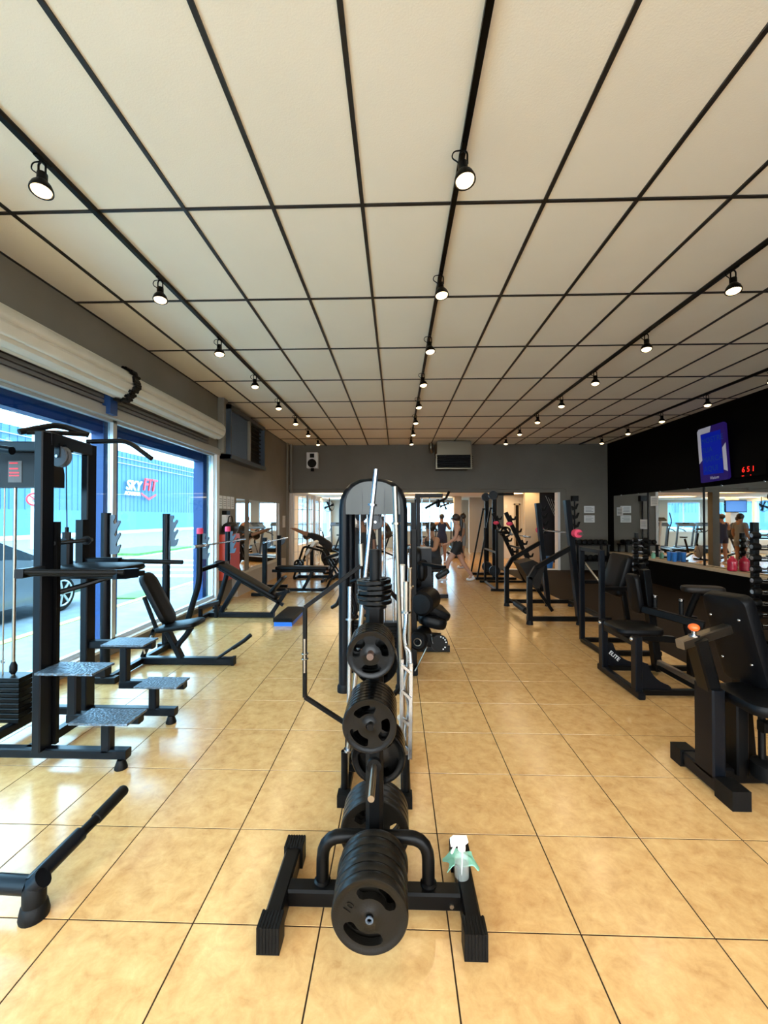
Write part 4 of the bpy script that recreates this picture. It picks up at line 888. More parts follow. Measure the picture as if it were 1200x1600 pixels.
du = thing('duct_unit', 'galvanised duct outlet with a dark grille high on the end wall', 'air duct', (1.6, 12.4, 2.95))
part('hood', B().bx(1.14, 11.98, 3.34, 2.10, YB, 3.73), 'galv', du)
part('grille_box', B().bx(1.16, 12.0, 2.98, 2.08, YB, 3.34), 'dark_void', du)
for k in range(6): part('grille_slat', B().bx(1.10, 11.96, 3.0+k*.055, 2.14, 12.02, 3.02+k*.055), 'steel_black', du)
for x in (1.12, 2.10): part('frame_post', B().bx(x-.02, 11.95, 2.96, x+.02, 12.0, 3.36), 'galv', du)
part('frame_rail', B().bx(1.10, 11.95, 2.94, 2.12, 12.0, 2.97), 'galv', du)
part('elbow', B().tube([(1.05, 12.5, 3.5), (1.0, 12.4, 3.6), (1.0, 12.4, 3.74)], .06, 12, smooth=.05), 'galv', du)

# folding grille door
gd = thing('grille_door', 'white folding grille door at the left of the opening', 'door', (-2.9, 12.9, 0))
def leaf(p0, p1):
    p0 = V(p0); p1 = V(p1); d = (p1-p0)
    part('leaf_frame', B().beam(p0, p0+V((0,0,2.25)), .045, .045).beam(p1, p1+V((0,0,2.25)), .045, .045).beam(p0+V((0,0,2.25)), p1+V((0,0,2.25)), .04, .045).beam(p0+V((0,0,.03)), p1+V((0,0,.03)), .04, .045), 'white_metal', gd)
    for k in range(1, 3): part('vertical_bar', B().beam(p0+d*k/3+V((0,0,.05)), p0+d*k/3+V((0,0,2.22)), .02, .02), 'white_metal', gd)
    for z in (.5, .9, 1.35, 1.8): part('cross_bar', B().beam(p0+V((0,0,z)), p1+V((0,0,z)), .025, .02), 'white_metal', gd)
leaf((-3.16, 12.86, .01), (-2.80, 13.1, .01)); leaf((-2.77, 13.1, .01), (-2.68, 13.55, .01)); leaf((-2.64, 13.55, .01), (-2.60, 14.1, .01))

# ================================================================= RIGHT SIDE MACHINES
def saw(parent, y, x0, z0, x1, z1, n=4):           # serrated bar catches on the outer side of a leaning upright
    d = V((x1-x0, 0, z1-z0)); 
    for k in range(n):
        p = V((x0, y, z0))+d*(k/n)
        part('bar_catch', B().prism([(0, 0), (.06, .02), (.09, .10), (.065, .10), (.035, .05), (-.02, .07)], (p.x+.03, p.y+.012, p.z), (1,0,0), (0,0,1), .024), 'steel_black', parent)
def rack(name, label, y0, y1, xf, hf, foot_x, top, hookn, pink):
    t = thing(name, label, 'gym rack', ((xf+foot_x)/2, (y0+y1)/2, 0))
    for y in (y0, y1):
        part('base_beam', B().beam((xf-.04, y, .085), (foot_x+.45, y, .085), .065, .065), 'steel_black', t)
        for x in (xf, foot_x, foot_x+.40): part('rubber_foot', B().lathe([(.052, 0), (.05, .02), (.042, .06)], (x, y, 0), (0,0,1), 14), 'rubber', t)
        part('front_post', B().beam((xf, y, .06), (xf, y, hf-.16), .075, .075), 'steel_black', t)
        ux = foot_x+(top[0]-foot_x)*.62
        part('side_arm', B().beam((xf, y, hf-.19), (xf+.10, y, hf-.02), .075, .07).beam((xf+.09, y, hf-.03), (ux, y, hf+.28), .075, .07), 'steel_black', t)
        u_ = part('leaning_upright', B().beam((foot_x, y, .06), (top[0], y, top[1]), .075, .11), 'steel_skylit', t)
        saw(u_, y, ux+.02, 1.28, top[0]+.04, top[1]-.02, hookn)
    part('tie_beam', B().beam((foot_x+.38, y0, .085), (foot_x+.38, y1, .085), .065, .065), 'steel_black', t)
    return t
r1 = rack('preacher_rack', 'tall black press rack with serrated leaning uprights, nearer of the two', 6.30, 7.60, 1.955, .86, 2.68, (2.50, 1.83), 4, True)
part('roller', B().cyl((1.99, 6.36, .13), (1.99, 7.54, .13), .016, 10).cyl((2.0, 6.62, .13), (2.0, 7.2, .13), .05, 16), 'rubber', r1)
part('seat_wedge', B().prism([(-.20, .10), (.02, .16), (.20, .06), (.12, -.28), (.06, -.30)], (2.14, 7.15, .74), (1,0,0), (0,0,1), .38), 'leather_brown', r1)
part('seat_post', B().beam((2.22, 6.95, .5), (2.52, 6.95, .06), .05, .05), 'steel_black', r1)
tb = barbell((2.585, 6.0, 1.345), (2.585, 7.9, 1.345), 'chrome barbell with pink foam on the nearer press rack')
for y in (6.15, 7.72): part('foam_grip', B().lathe([(.03, -.06), (.06, -.055), (.06, .055), (.03, .06)], (2.585, y, 1.345), (0,1,0), 16), 'pink_foam', tb, 'pink foam sleeve')
r2 = thing('leaning_rack', 'thin black leaning rack with hooked rails, farther of the two', 'gym rack', (2.6, 9.7, 0))
for y in (9.08, 10.28):
    part('base_beam', B().beam((2.0, y, .03), (3.12, y, .03), .05, .05), 'steel_black', r2)
    part('front_post', B().beam((2.13, y, .04), (2.13, y, 1.32), .05, .05), 'steel_black', r2)
    u_ = part('leaning_rail', B().beam((3.08, y, .04), (2.32, y, 1.68), .06, .08), 'steel_black', r2)
    for k in range(5):
        q = .25+.16*k; x = 3.08-.76*q+.03; z = .04+1.64*q
        part('bar_catch', B().prism([(0, 0), (.09, .02), (.11, .10), (.085, .10), (.06, .05), (.02, .06), (0, .12), (-.03, .12)], (x, y+.012, z), (1,0,0), (0,0,1), .024), 'steel_black', u_)
    part('foam_cap', B().ball((2.40, y, 1.44), .06, 12, (1.2,1,.8)), 'pink_foam', r2, 'pink foam cap')
part('floor_tie', B().beam((2.13, 9.08, .03), (2.13, 10.28, .03), .05, .04), 'hook_grey', r2)
part('upper_tie', B().beam((2.13, 9.08, .82), (2.13, 10.28, .82), .04, .04).beam((2.7, 9.08, .9), (2.7, 10.28, .9), .04, .04), 'steel_black', r2)
barbell((2.74, 8.8, 1.17), (2.74, 10.5, 1.17), 'chrome barbell on the farther leaning rack')
for k in range(3): plate('8', (2.34, 9.16+k*.035, 1.26), ['first', 'second', 'third'][k]+' plate hung on the farther leaning rack', grp='plates on the leaning rack')
part('plate_peg', B().cyl((2.34, 9.08, 1.263), (2.34, 9.27, 1.263), .012, 8).cyl((2.13, 9.10, 1.263), (2.36, 9.10, 1.263), .02, 8), 'steel_black', r2)

tw = thing('cable_tower', 'pair of slim cable towers with round pulleys and sloping braces, in the opening', 'gym machine', (2.5, 11.3, 0))
for y in (10.75, 11.65):
    part('post', B().beam((2.46, y, .05), (2.46, y, 2.12), .10, .09), 'steel_black', tw)
    part('brace', B().beam((2.02, y-.05, .05), (2.36, y, 1.78), .04, .04).beam((2.34, y, 1.80), (2.46, y, 1.80), .04, .04), 'steel_black', tw)
    part('pulley', B().lathe([(.02, -.05), (.11, -.05), (.12, 0), (.11, .05), (.02, .05)], (2.44, y, 2.13), (.3,1,0), 20), 'steel_black', tw)
    part('counterweight', B().lathe([(.02, -.05), (.13, -.05), (.14, 0), (.13, .05), (.02, .05)], (2.44, y-.12, .24), (.3,1,0), 20), 'steel_black', tw)
    part('base', B().beam((1.98, y, .035), (3.0, y, .035), .08, .06), 'steel_black', tw)
part('top_beam', B().beam((2.46, 10.75, 2.16), (2.95, 10.75, 2.16), .06, .06).beam((2.46, 11.65, 2.12), (2.46, 10.75, 2.14), .05, .05), 'steel_black', tw)

# slim frame bench next to the mat
fr0 = thing('dip_frame', 'slim black rectangular frame with a silver diagonal, at the edge of the brown mat', 'gym rack', (2.6, 5.2, 0))
for y in (4.92, 5.44):
    part('post', B().beam((2.345, y, .03), (2.345, y, 1.20), .055, .055), 'steel_skylit', fr0)
    part('base', B().beam((2.345, y, .03), (3.0, y, .03), .055, .05), 'steel_black', fr0)
    part('rear_post', B().beam((2.95, y, .03), (2.80, y, 1.05), .055, .055), 'steel_black', fr0)
    part('low_rail', B().beam((2.345, y, .76), (2.86, y, .76), .045, .045), 'steel_black', fr0)
part('top_rail', B().beam((2.345, 4.92, 1.18), (2.345, 5.44, 1.18), .05, .045), 'steel_skylit', fr0)
part('floor_rail', B().beam((2.345, 4.92, .03), (2.345, 5.44, .03), .05, .05), 'steel_black', fr0)
part('diagonal', B().cyl((2.37, 5.40, 1.0), (2.37, 4.98, .80), .012, 10), 'chrome', fr0)
part('pad', B().pad((2.68, 5.18, .88), (.3,0,1), (0,1,0), .5, .42, .08, .05, .02), 'leather', fr0)

# seated machine in the middle right
sm = thing('seated_curl_machine', 'black seated machine with padded seat, white lettered gussets and chrome-tipped handles', 'gym machine', (2.4, 4.1, 0))
part('floor_rail', B().beam((2.11, 3.72, .035), (2.11, 4.47, .035), .06, .06), 'steel_skylit', sm)
for y, x1 in ((3.80, 2.72), (4.40, 3.0)):
    part('cross_rail', B().beam((2.11, y, .045), (x1, y, .045), .05, .05), 'steel_black', sm)
    part('post', B().beam((2.11, y, .05), (2.11, y, .53), .06, .085), 'steel_skylit', sm)
    n = 8; o_ = [(0, .25), (0, 0), (.27, 0), (.26, .03)]
    for k in range(n): a = R(255-k*9); o_.append((.30+.24*math.cos(a)*1.0, .28+.24*math.sin(a)))
    gs = part('gusset', B().prism(o_, (2.14, y+.006, .06), (1,0,0), (0,0,1), .012), 'steel_skylit', sm)
    if y > 4: text('gusset_lettering', 'ELITE', .055, 'paper', (2.215, y-.009, .165), (.7,0,-.6), (.6,0,.7), gs, .0015)
part('seat', B().pad((2.23, 4.08, .50), (1,0,0), (0,1,0), .42, .40, .065, .09, .025), 'leather', sm)
part('seat_rail', B().beam((2.11, 3.80, .46), (2.11, 4.40, .46), .04, .05).beam((2.11, 4.1, .46), (2.62, 4.1, .42), .06, .06), 'steel_black', sm)
part('adjust_knob', B().ball((2.08, 3.82, .50), .022, 10).ball((2.08, 4.40, .50), .022, 10), 'chrome', sm)
part('mast', B().beam((2.62, 4.35, .04), (2.50, 4.35, 1.05), .07, .09), 'steel_black', sm)
part('backrest', B().pad((2.40, 4.40, .80), (.15,0,-1), (0,1,0), .40, .20, .06, .06, .02), 'leather', sm)
part('handle_beam', B().beam((2.44, 4.28, .67), (2.78, 3.92, .60), .06, .07), 'steel_black', sm)
for x, y in ((2.56, 4.28), (2.69, 4.09)):
    h_ = part('handle', B().cyl((x, y, .64), (x, y, .785), .021, 12), 'rubber', sm); part('handle_tip', B().cyl((x, y, .785), (x, y, .805), .022, 12), 'chrome', h_)
part('mast', B().beam((2.86, 4.2, .04), (2.86, 4.2, .62), .07, .07), 'steel_black', sm)
part('foot_bar', B().beam((2.54, 4.20, .17), (2.70, 3.78, .09), .045, .05), 'chrome_worn', sm)
part('foot_bar_base', B().beam((2.55, 4.19, .13), (2.71, 3.77, .05), .06, .05), 'steel_black', sm)
part('padded_arm', B().pad((2.86, 4.05, .875), (1,-.2,0), (.2,1,0), .34, .16, .06, .05, .02), 'leather_brown', sm)
part('arm_post', B().tube([(2.86, 4.1, .88), (2.84, 4.15, .76), (2.80, 4.2, .55), (2.86, 4.2, .3)], .03, 10, smooth=.06), 'steel_black', sm)

# big machine cut by the right edge
bm_ = thing('chest_machine', 'large black seat machine with an orange knob and bolted back pad, at the right edge', 'gym machine', (1.95, 2.55, 0))
part('base_beam', B().beam((1.845, 2.40, .055), (1.845, 2.80, .055), .075, .09), 'steel_skylit', bm_)
part('foot_cap', B().bx(1.80, 2.34, 0, 1.90, 2.47, .105), 'rubber', bm_); part('foot_cap', B().bx(1.795, 2.75, 0, 1.895, 2.85, .105), 'rubber', bm_)
part('side_beam', B().beam((1.85, 2.60, .055), (2.9, 2.62, .055), .08, .09), 'steel_black', bm_)
pst = part('post', B().beam((1.845, 2.565, .08), (1.845, 2.565, .585), .075, .16, (0,1,0)), 'steel_skylit', bm_)
part('post_neck', B().beam((1.845, 2.565, .57), (1.745, 2.53, .875), .075, .11, (0,1,0)), 'steel_black', bm_)
part('knob_stem', B().cyl((1.728, 2.52, .86), (1.728, 2.52, .925), .012, 10).cyl((1.728, 2.52, .885), (1.728, 2.52, .895), .03, 14), 'chrome', bm_)
part('knob', B().ball((1.728, 2.52, .938), .03, 16, (1,1,.75)), 'orange_knob', bm_, 'orange adjustment knob')
part('slide_tube', B().beam((1.635, 2.50, .845), (2.02, 2.60, .925), .055, .055), 'chrome_worn', bm_, 'bright square slide tube')
bp_ = part('back_pad', B().pad((2.075, 2.60, .87), (.30,.04,-1), (.22,-1,.05), .56, .27, .085, .05, .02), 'leather', bm_)
for u_, v_ in ((-.15, -.085), (-.15, .085), (.12, -.085), (.12, .085)):
    U = V((.30,.04,-1)).normalized(); W = V((.22,-1,.05)); W = (W-U*W.dot(U)).normalized(); N = U.cross(W); c = V((2.075, 2.60, .87))+U*u_+W*v_
    part('bolt', B().ball(c-N*.002, .009, 10), 'chrome', bp_); part('bolt', B().ball(c+N*.096, .009, 10), 'chrome', bp_)
part('back_post', B().beam((2.14, 2.66, .06), (2.06, 2.64, .95), .06, .08), 'steel_black', bm_)
part('seat', B().pad((2.10, 2.45, .525), (1,0,.05), (0,1,0), .42, .36, .07, .08, .025), 'leather', bm_)
part('seat_post', B().beam((2.02, 2.60, .07), (2.02, 2.60, .53), .07, .12, (0,1,0)), 'steel_black', bm_)
part('link', B().beam((1.85, 2.58, .53), (2.3, 2.58, .53), .06, .07).beam((2.05, 2.46, .40), (2.4, 2.46, .40), .05, .06), 'steel_black', bm_)
part('rod', B().cyl((2.09, 2.50, .08), (2.09, 2.50, .52), .018, 12), 'steel_black', bm_)
part('rubber_stop', B().lathe([(.06, 0), (.09, .01), (.09, .09), (.05, .11)], (2.12, 2.48, .09), (0,0,1), 18), 'rubber', bm_)
part('low_pad', B().lathe([(.02, -.12), (.07, -.12), (.08, -.1), (.08, .1), (.07, .12), (.02, .12)], (2.24, 2.44, .36), (1,.3,0), 18), 'leather', bm_)

# ================================================================= DUMBBELLS
def dumbbell_tree(x, y, n, z0, dz, label, dlabel, L=.30, r=.055):
    t = thing('dumbbell_tower', label, 'dumbbell rack', (x, y, 0))
    part('base', B().beam((x-.25, y, .03), (x+.25, y, .03), .07, .06).beam((x, y-.22, .03), (x, y+.22, .03), .07, .06), 'steel_black', t)
    part('column', B().beam((x, y, .05), (x, y, z0+n*dz+.02), .07, .07), 'steel_black', t)
    for k in range(n):
        z = z0+k*dz
        part('cradle', B().beam((x-.12, y-.14, z-.035), (x+.12, y-.14, z-.035), .05, .015).beam((x, y-.14, z-.035), (x, y, z-.035), .05, .015), 'steel_black', t)
        rr = r*(1.15-.035*k)
        d_ = thing('dumbbell', (ORD[k].replace('nearest', 'lowest')+' dumbbell from the bottom ' if k else 'lowest dumbbell ') + dlabel, 'dumbbell', (x, y-.14, z), 'dumbbells on the towers')
        part('handle', B().cyl((x-L/2+.02, y-.14, z), (x+L/2-.02, y-.14, z), .014, 10), 'chrome', d_)
        for s_ in (-1, 1):
            hd_ = part('head', B().lathe([(.015, 0), (rr*.9, .0), (rr, .012), (rr, .07), (rr*.85, .085), (.02, .085)], (x+s_*(L/2-.085), y-.14, z), (s_,0,0), 14), 'rubber', d_)
            part('end_disc', B().cyl((x+s_*L/2, y-.14, z), (x+s_*(L/2+.003), y-.14, z), .026, 14), 'chrome', hd_)
dumbbell_tree(4.41, 5.35, 9, .28, .135, 'black dumbbell tower by the mirror at the right edge', 'on the tower at the right edge', .30, .05)
dumbbell_tree(5.15, 9.25, 8, .22, .125, 'black dumbbell tower standing against the far mirrors', 'on the tower against the far mirrors', .30, .055)
rk = thing('dumbbell_rack', 'low dark dumbbell rack below the notices in the far right corner', 'dumbbell rack', (5.6, 12.4, 0))
for x in (5.15, 6.0): part('side_frame', B().beam((x, 12.2, 0), (x, 12.2, .80), .06, .06).beam((x, 12.6, 0), (x, 12.6, .80), .06, .06), 'steel_black', rk)
for z in (.35, .80): part('shelf', B().bx(5.10, 12.15, z-.03, 6.04, 12.65, z), 'steel_black', rk)
for k in range(6):
    for j, z in enumerate((.80, .35)):
        x = 5.20+k*.15; rr = .065
        d_ = thing('dumbbell', ['leftmost', 'second', 'third', 'fourth', 'fifth', 'rightmost'][k]+' dumbbell on the '+['top', 'lower'][j]+' shelf in the far corner', 'dumbbell', (x, 12.38, z), 'dumbbells on the corner rack')
        part('handle', B().cyl((x, 12.28, z+.066), (x, 12.48, z+.066), .014, 8), 'chrome', d_)
        for s_ in (-1, 1): part('head', B().lathe([(.015, 0), (rr*.92, 0), (rr, .015), (rr, .08), (rr*.85, .09), (.02, .09)], (x, 12.38+s_*.07, z+.066), (0,s_,0), 12), 'rubber', d_)
# pole with a box against the end wall
bp2 = thing('pole_stand', 'tall thin black pole with a small box on top against the end wall', 'pole', (5.27, 12.68, 0))
part('pole', B().cyl((5.27, 12.69, 0), (5.27, 12.69, 2.07), .022, 10), 'steel_black', bp2); part('box', B().bx(5.18, 12.62, 2.05, 5.36, 12.745, 2.21), 'steel_black', bp2); part('foot', B().lathe([(.10, 0), (.10, .015), (.03, .03)], (5.27, 12.64, 0), (0,0,1), 14), 'steel_black', bp2)
for (z, lb) in ((1.70, 'upper'), (1.42, 'lower')):
    t_ = thing('notice_sheet', lb+' of two paper notices on the end wall by the mirrors', 'notice', (5.72, YB-.005, z), 'paired notices on the end wall')
    part('sheet', B().bx(5.57, YB-.006, z, 5.88, YB-.002, z+.21), 'paper', t_)
    for q in range(4): part('print_line', B().bx(5.61, YB-.008, z+.04+q*.04, 5.84-.05*(q % 2), YB-.006, z+.05+q*.04), 'hook_grey', t_)
for (y, z, lb) in ((12.05, 1.62, 'paper notice stuck on the mirror nearest the end wall'), (10.9, 1.28, 'white notice stuck low beside the mirror joint'), (10.45, 1.85, 'paper notice high on the mirror past the joint')):
    t_ = thing('notice_sheet', lb, 'notice', (XR-.02, y, z))
    part('sheet', B().bx(XR-.018, y-.15, z, XR-.0135, y+.15, z+.24), 'paper', t_)
    for q in range(4): part('print_line', B().bx(XR-.020, y-.11, z+.05+q*.04, XR-.018, y+.11, z+.06+q*.04), 'hook_grey', t_)

# ================================================================= RIGHT WALL FITTINGS
po = thing('display_screen', 'blue advertising screen with white corner shapes on the black wall', 'screen', (XR-.03, 8.42, 2.31))
# a lean of a few degrees, as in the photograph: u runs towards the camera (-Y), v is up
pu = V((0, -1, .03)).normalized(); pv = V((0, .09, 1)).normalized(); pc_ = V((XR-.05, 8.45, 2.83))
def quad(name, o_, m, d_, r=.0):
    return part(name, B().prism(o_, pc_+V((-d_, 0, 0)), (pu.x,pu.y,pu.z), (pv.x,pv.y,pv.z), -.006), m, po)
part('wall_bracket', B().bx(XR-.06, 8.30, 2.7, XR, 8.55, 2.95), 'steel_black', po)
part('case', B().prism([(-.36,-.55),(.32,-.55),(.36,-.51),(.36,.51),(.32,.55),(-.32,.55),(-.36,.51),(-.36,-.51)], pc_, tuple(pu), tuple(pv), .045), 'poster_purple', po)
quad('screen', [(-.27,-.40),(.25,-.42),(.25,.42),(-.27,.42)], 'screen_blue', .050)
quad('white_corner', [(-.355,.50),(-.31,.545),(.02,.545),(-.02,.43),(-.275,.43),(-.275,-.10),(-.355,-.16)], 'poster_white', .053)
quad('white_corner', [(.355,.14),(.355,-.40),(.27,-.36),(.27,.06)], 'poster_white', .053)
for k, w_ in enumerate(('MOSTRE', 'SUA', 'MARCA', 'AQUI')):
    text('poster_lettering', w_, .155, 'screen_dim', pc_+V((-.056, 0, 0))+pu*(.03 - (.0, .14, .02, .08)[k])+pv*(.27-.19*k), tuple(pu), tuple(pv), po, .001)
text('poster_lettering', 'Visiom', .085, 'poster_white', pc_+V((-.056, 0, 0))+pu*.02+pv*-.485, tuple(pu), tuple(pv), po, .001, .2)
ck = thing('digital_clock', 'black wall clock with glowing red digits on the black wall', 'clock', (XR-.03, 7.65, 2.36))
part('case', B().bx(XR-.05, 7.30, 2.30, XR, 7.98, 2.55), 'wall_black', ck)
text('clock_digits', '6 5 1', .135, 'led_red', (XR-.053, 7.66, 2.425), (0,-1,0), (0,0,1), ck, .001, .05)
part('clock_dots', B().bx(XR-.053, 7.75, 2.315, XR-.05, 7.80, 2.325).bx(XR-.053, 7.60, 2.315, XR-.05, 7.62, 2.325), 'led_red', ck)
jg = thing('drink_jug', 'red translucent drink jug standing on the mirror ledge', 'jug', (6.14, 7.85, .59))
part('body', B().lathe([(.05, 0), (.075, .01), (.08, .05), (.075, .08), (.08, .11), (.075, .14), (.08, .18), (.05, .23), (.025, .25)], (6.15, 7.95, .59), (0,0,1), 18), 'red_plastic', jg)
part('cap', B().cyl((6.15, 7.95, .835), (6.15, 7.95, .865), .028, 14), 'red_plastic', jg)
for k, y in enumerate((9.75, 9.58)):
    t_ = thing('shaker_cup', ['blue shaker cup on the ledge, left of the pair', 'blue shaker cup on the ledge, right of the pair'][k], 'cup', (6.16, y, .59), 'blue cups on the ledge')
    part('body', B().lathe([(.042, 0), (.045, .01), (.052, .17), (.054, .18)], (6.16, y, .59), (0,0,1), 16), 'blue_plastic', t_); part('lid', B().cyl((6.16, y, .77), (6.16, y, .80), .055, 16), 'blue_plastic', t_)
t_ = thing('spray_bottle', 'small pale green spray bottle on the mirror ledge', 'spray bottle', (6.16, 10.35, .59))
part('body', B().lathe([(.04, 0), (.045, .01), (.045, .10), (.015, .14)], (6.16, 10.35, .59), (0,0,1), 14), 'cloth_green', t_); part('spray_head', B().beam((6.16, 10.29, .75), (6.16, 10.38, .75), .03, .03), 'white_plastic', t_)
# black banner in the opening
bn = thing('banner', 'black hanging banner with pale diagonal streaks beside the white frame', 'banner', (4.85, 13.5, .1))
part('fabric', B().bx(4.52, 13.50, .15, 5.15, 13.53, 2.38), 'banner_black', bn)
for k in range(4): part('streak', B().beam((4.70+.09*k, 13.495, 2.25-.05*k), (4.98+.05*k, 13.495, 1.62-.03*k), .009, .004, (0,1,0)), 'paper', bn)
t_ = thing('bucket', 'blue bucket with a teal cloth beyond the near press rack', 'bucket', (4.75, 13.3, 0))
part('body', B().lathe([(.11, 0), (.15, .35), (.155, .36)], (4.72, 13.3, 0), (0,0,1), 18), 'blue_plastic', t_)

# ================================================================= SECOND ROOM EQUIPMENT
def treadmill(x, y, rz, label):
    t = thing('treadmill', label, 'treadmill', (0, 0, 0), 'treadmills in the second room')
    part('deck', B().bx(-.36, -.85, .03, .36, .75, .18).bx(-.3, -.8, 0, -.24, -.74, .03).bx(.24, -.8, 0, .3, -.74, .03).bx(-.3, .6, 0, -.24, .66, .03).bx(.24, .6, 0, .3, .66, .03), 'steel_black', t)
    part('belt', B().bx(-.25, -.85, .18, .25, .55, .19), 'rubber', t)
    for s_ in (-1, 1):
        part('side_rail', B().bx(s_*.26, -.85, .18, s_*.35, .6, .20), 'alu', t)
        part('upright', B().beam((s_*.36, .60, .15), (s_*.36, .42, 1.18), .05, .09), 'hook_grey', t)
        part('handrail', B().tube([(s_*.36, .44, 1.08), (s_*.36, .05, 1.0), (s_*.36, -.1, .92)], .02, 8, smooth=.05), 'rubber', t)
    part('motor_hood', B().beam((0, .55, .17), (0, .85, .15), .68, .16, ch=.05), 'hook_grey', t)
    cn = part('console', B().beam((-.40, .45, 1.24), (.40, .45, 1.24), .26, .08, (0,-.6,1), ch=.03), 'hook_grey', t)
    part('screen', B().prism([(-.15,-.06),(.15,-.06),(.15,.06),(-.15,.06)], (0, .425, 1.285), (1,0,0), (0,.86,.51), .003), 'car_glass', cn)
    t.location = (x, y, 0); t.rotation_euler.z = rz
    return t
for k, (x, y, rz, lb) in enumerate([(-1.75, 15.0, R(-60), 'treadmill seen just left of the grey arch machine'), (-2.75, 19.6, 0, 'treadmill farthest left before the far windows'), (-1.85, 19.7, 0, 'second treadmill from the left before the far windows'), (-.9, 19.6, 0, 'treadmill before the window behind the arch machine'), (.3, 19.6, 0, 'treadmill right of the others before the far windows'), (1.5, 19.8, 0, 'treadmill in front of the brightest far window')]):
    treadmill(x, y, rz, lb)
def bike(x, y, rz, label):
    t = thing('exercise_bike', label, 'exercise bike', (0, 0, 0), 'exercise bikes in the second room')
    part('front_foot', B().cyl((-.25, .5, .04), (.25, .5, .04), .035, 10), 'steel_black', t); part('rear_foot', B().cyl((-.25, -.5, .04), (.25, -.5, .04), .035, 10), 'steel_black', t)
    part('frame', B().beam((0, .5, .05), (0, .30, .62), .06, .06).beam((0, -.5, .05), (0, .2, .34), .06, .06).beam((0, -.12, .3), (0, -.30, .80), .05, .06).beam((0, .30, .62), (0, .38, 1.0), .045, .05), 'steel_black', t)
    part('flywheel', B().lathe([(.03, -.03), (.23, -.03), (.24, 0), (.23, .03), (.03, .03)], (0, .42, .33), (1,0,0), 24), 'chrome_worn', t)
    part('saddle', B().pad((0, -.32, .83), (0,1,0), (1,0,0), .28, .20, -.05, .06, -.015, .05), 'leather', t)
    part('handlebar', B().tube([(-.22, .58, 1.12), (-.22, .42, 1.04), (.22, .42, 1.04), (.22, .58, 1.12)], .016, 8, smooth=.05), 'rubber', t)
    part('crank', B().cyl((-.14, .05, .30), (.14, .05, .30), .02, 8).beam((.12, .05, .30), (.12, .18, .22), .03, .02).beam((-.12, .05, .30), (-.12, -.08, .38), .03, .02), 'chrome', t)
    part('console', B().beam((-.09, .47, 1.14), (.09, .47, 1.14), .12, .03, (0,-.5,1)), 'car_glass', t)
    t.location = (x, y, 0); t.rotation_euler.z = rz
for k, (x, y, rz, lb) in enumerate([(-.6, 16.6, R(100), 'exercise bike with the seated rider'), (.6, 15.4, R(100), 'empty exercise bike nearest the opening'), (-2.6, 16.9, R(100), 'exercise bike deeper in the second room'), (1.9, 15.6, R(70), 'exercise bike behind the walking woman')]): bike(x, y, rz, lb)
el = thing('elliptical', 'elliptical trainer with curved moving handles behind the cable towers', 'elliptical trainer', (2.35, 16.9, 0))
part('base', B().beam((2.35, 16.2, .06), (2.35, 17.7, .06), .5, .08), 'steel_black', el)
part('housing', B().lathe([(.05, -.12), (.30, -.12), (.33, 0), (.30, .12), (.05, .12)], (2.35, 17.4, .42), (1,0,0), 20), 'hook_grey', el)
for s_ in (-1, 1):
    part('handle', B().tube([(2.35+s_*.24, 16.6, .45), (2.35+s_*.24, 16.5, 1.1), (2.35+s_*.26, 16.35, 1.4), (2.35+s_*.24, 16.45, 1.75)], .02, 8, smooth=.12), 'rubber', el)
    part('pedal', B().beam((2.35+s_*.18, 16.2, .30), (2.35+s_*.18, 17.3, .38), .10, .05), 'steel_black', el)
part('mast', B().beam((2.35, 16.75, .1), (2.35, 16.6, 1.45), .07, .07), 'alu', el); part('console', B().beam((2.2, 16.55, 1.5), (2.5, 16.55, 1.5), .2, .05, (0,-.6,1)), 'car_glass', el)
ms = thing('multi_station', 'tall black multi-station machine with pulleys beyond the arch machine', 'gym machine', (.75, 8.6, 0))
for x, y in ((.42, 8.3), (.42, 9.2)): part('post', B().beam((x, y, 0), (x, y, 2.0), .075, .075), 'steel_black', ms)
part('top_frame', B().beam((.36, 8.3, 2.0), (.90, 8.3, 2.0), .08, .08).beam((.42, 8.3, 2.0), (.42, 9.2, 2.0), .08, .08), 'steel_black', ms)
part('pulley', B().lathe([(.01, -.02), (.08, -.02), (.08, .02), (.01, .02)], (.80, 8.28, 1.85), (1,.2,0), 18), 'steel_black', ms)
part('lat_bar', B().tube([(.55, 8.25, 1.75), (.75, 8.25, 1.86), (.95, 8.25, 1.93), (1.02, 8.25, 2.08)], .025, 8, smooth=.06), 'rubber', ms)
for k in range(8): part('stack_plate', B().beam((.45, 8.75, .12+k*.05), (.75, 8.75, .12+k*.05), .14, .045), 'steel_black', ms)
for x in (.52, .68): part('guide_rod', B().cyl((x, 8.75, .1), (x, 8.75, 1.98), .012, 8), 'chrome', ms)
part('base', B().beam((.42, 8.2, .04), (.42, 9.4, .04), .08, .07).beam((.42, 8.3, .04), (1.0, 8.3, .04), .08, .07), 'steel_black', ms)
part('seat', B().pad((.78, 8.65, .48), (1,0,0), (0,1,0), .36, .36, .07, .05, .02), 'leather', ms)
tv = thing('television', 'television with a blue picture hung on the white pillar', 'television', (-1.92, 18.4, 1.75))
part('case', B().bx(-2.35, 18.40, 1.78, -1.45, 18.46, 2.30), 'wall_black', tv); part('screen', B().bx(-2.32, 18.39, 1.81, -1.48, 18.40, 2.27), 'tv_screen', tv); part('bracket', B().bx(-2.0, 18.45, 1.95, -1.85, 18.52, 2.1), 'steel_black', tv)
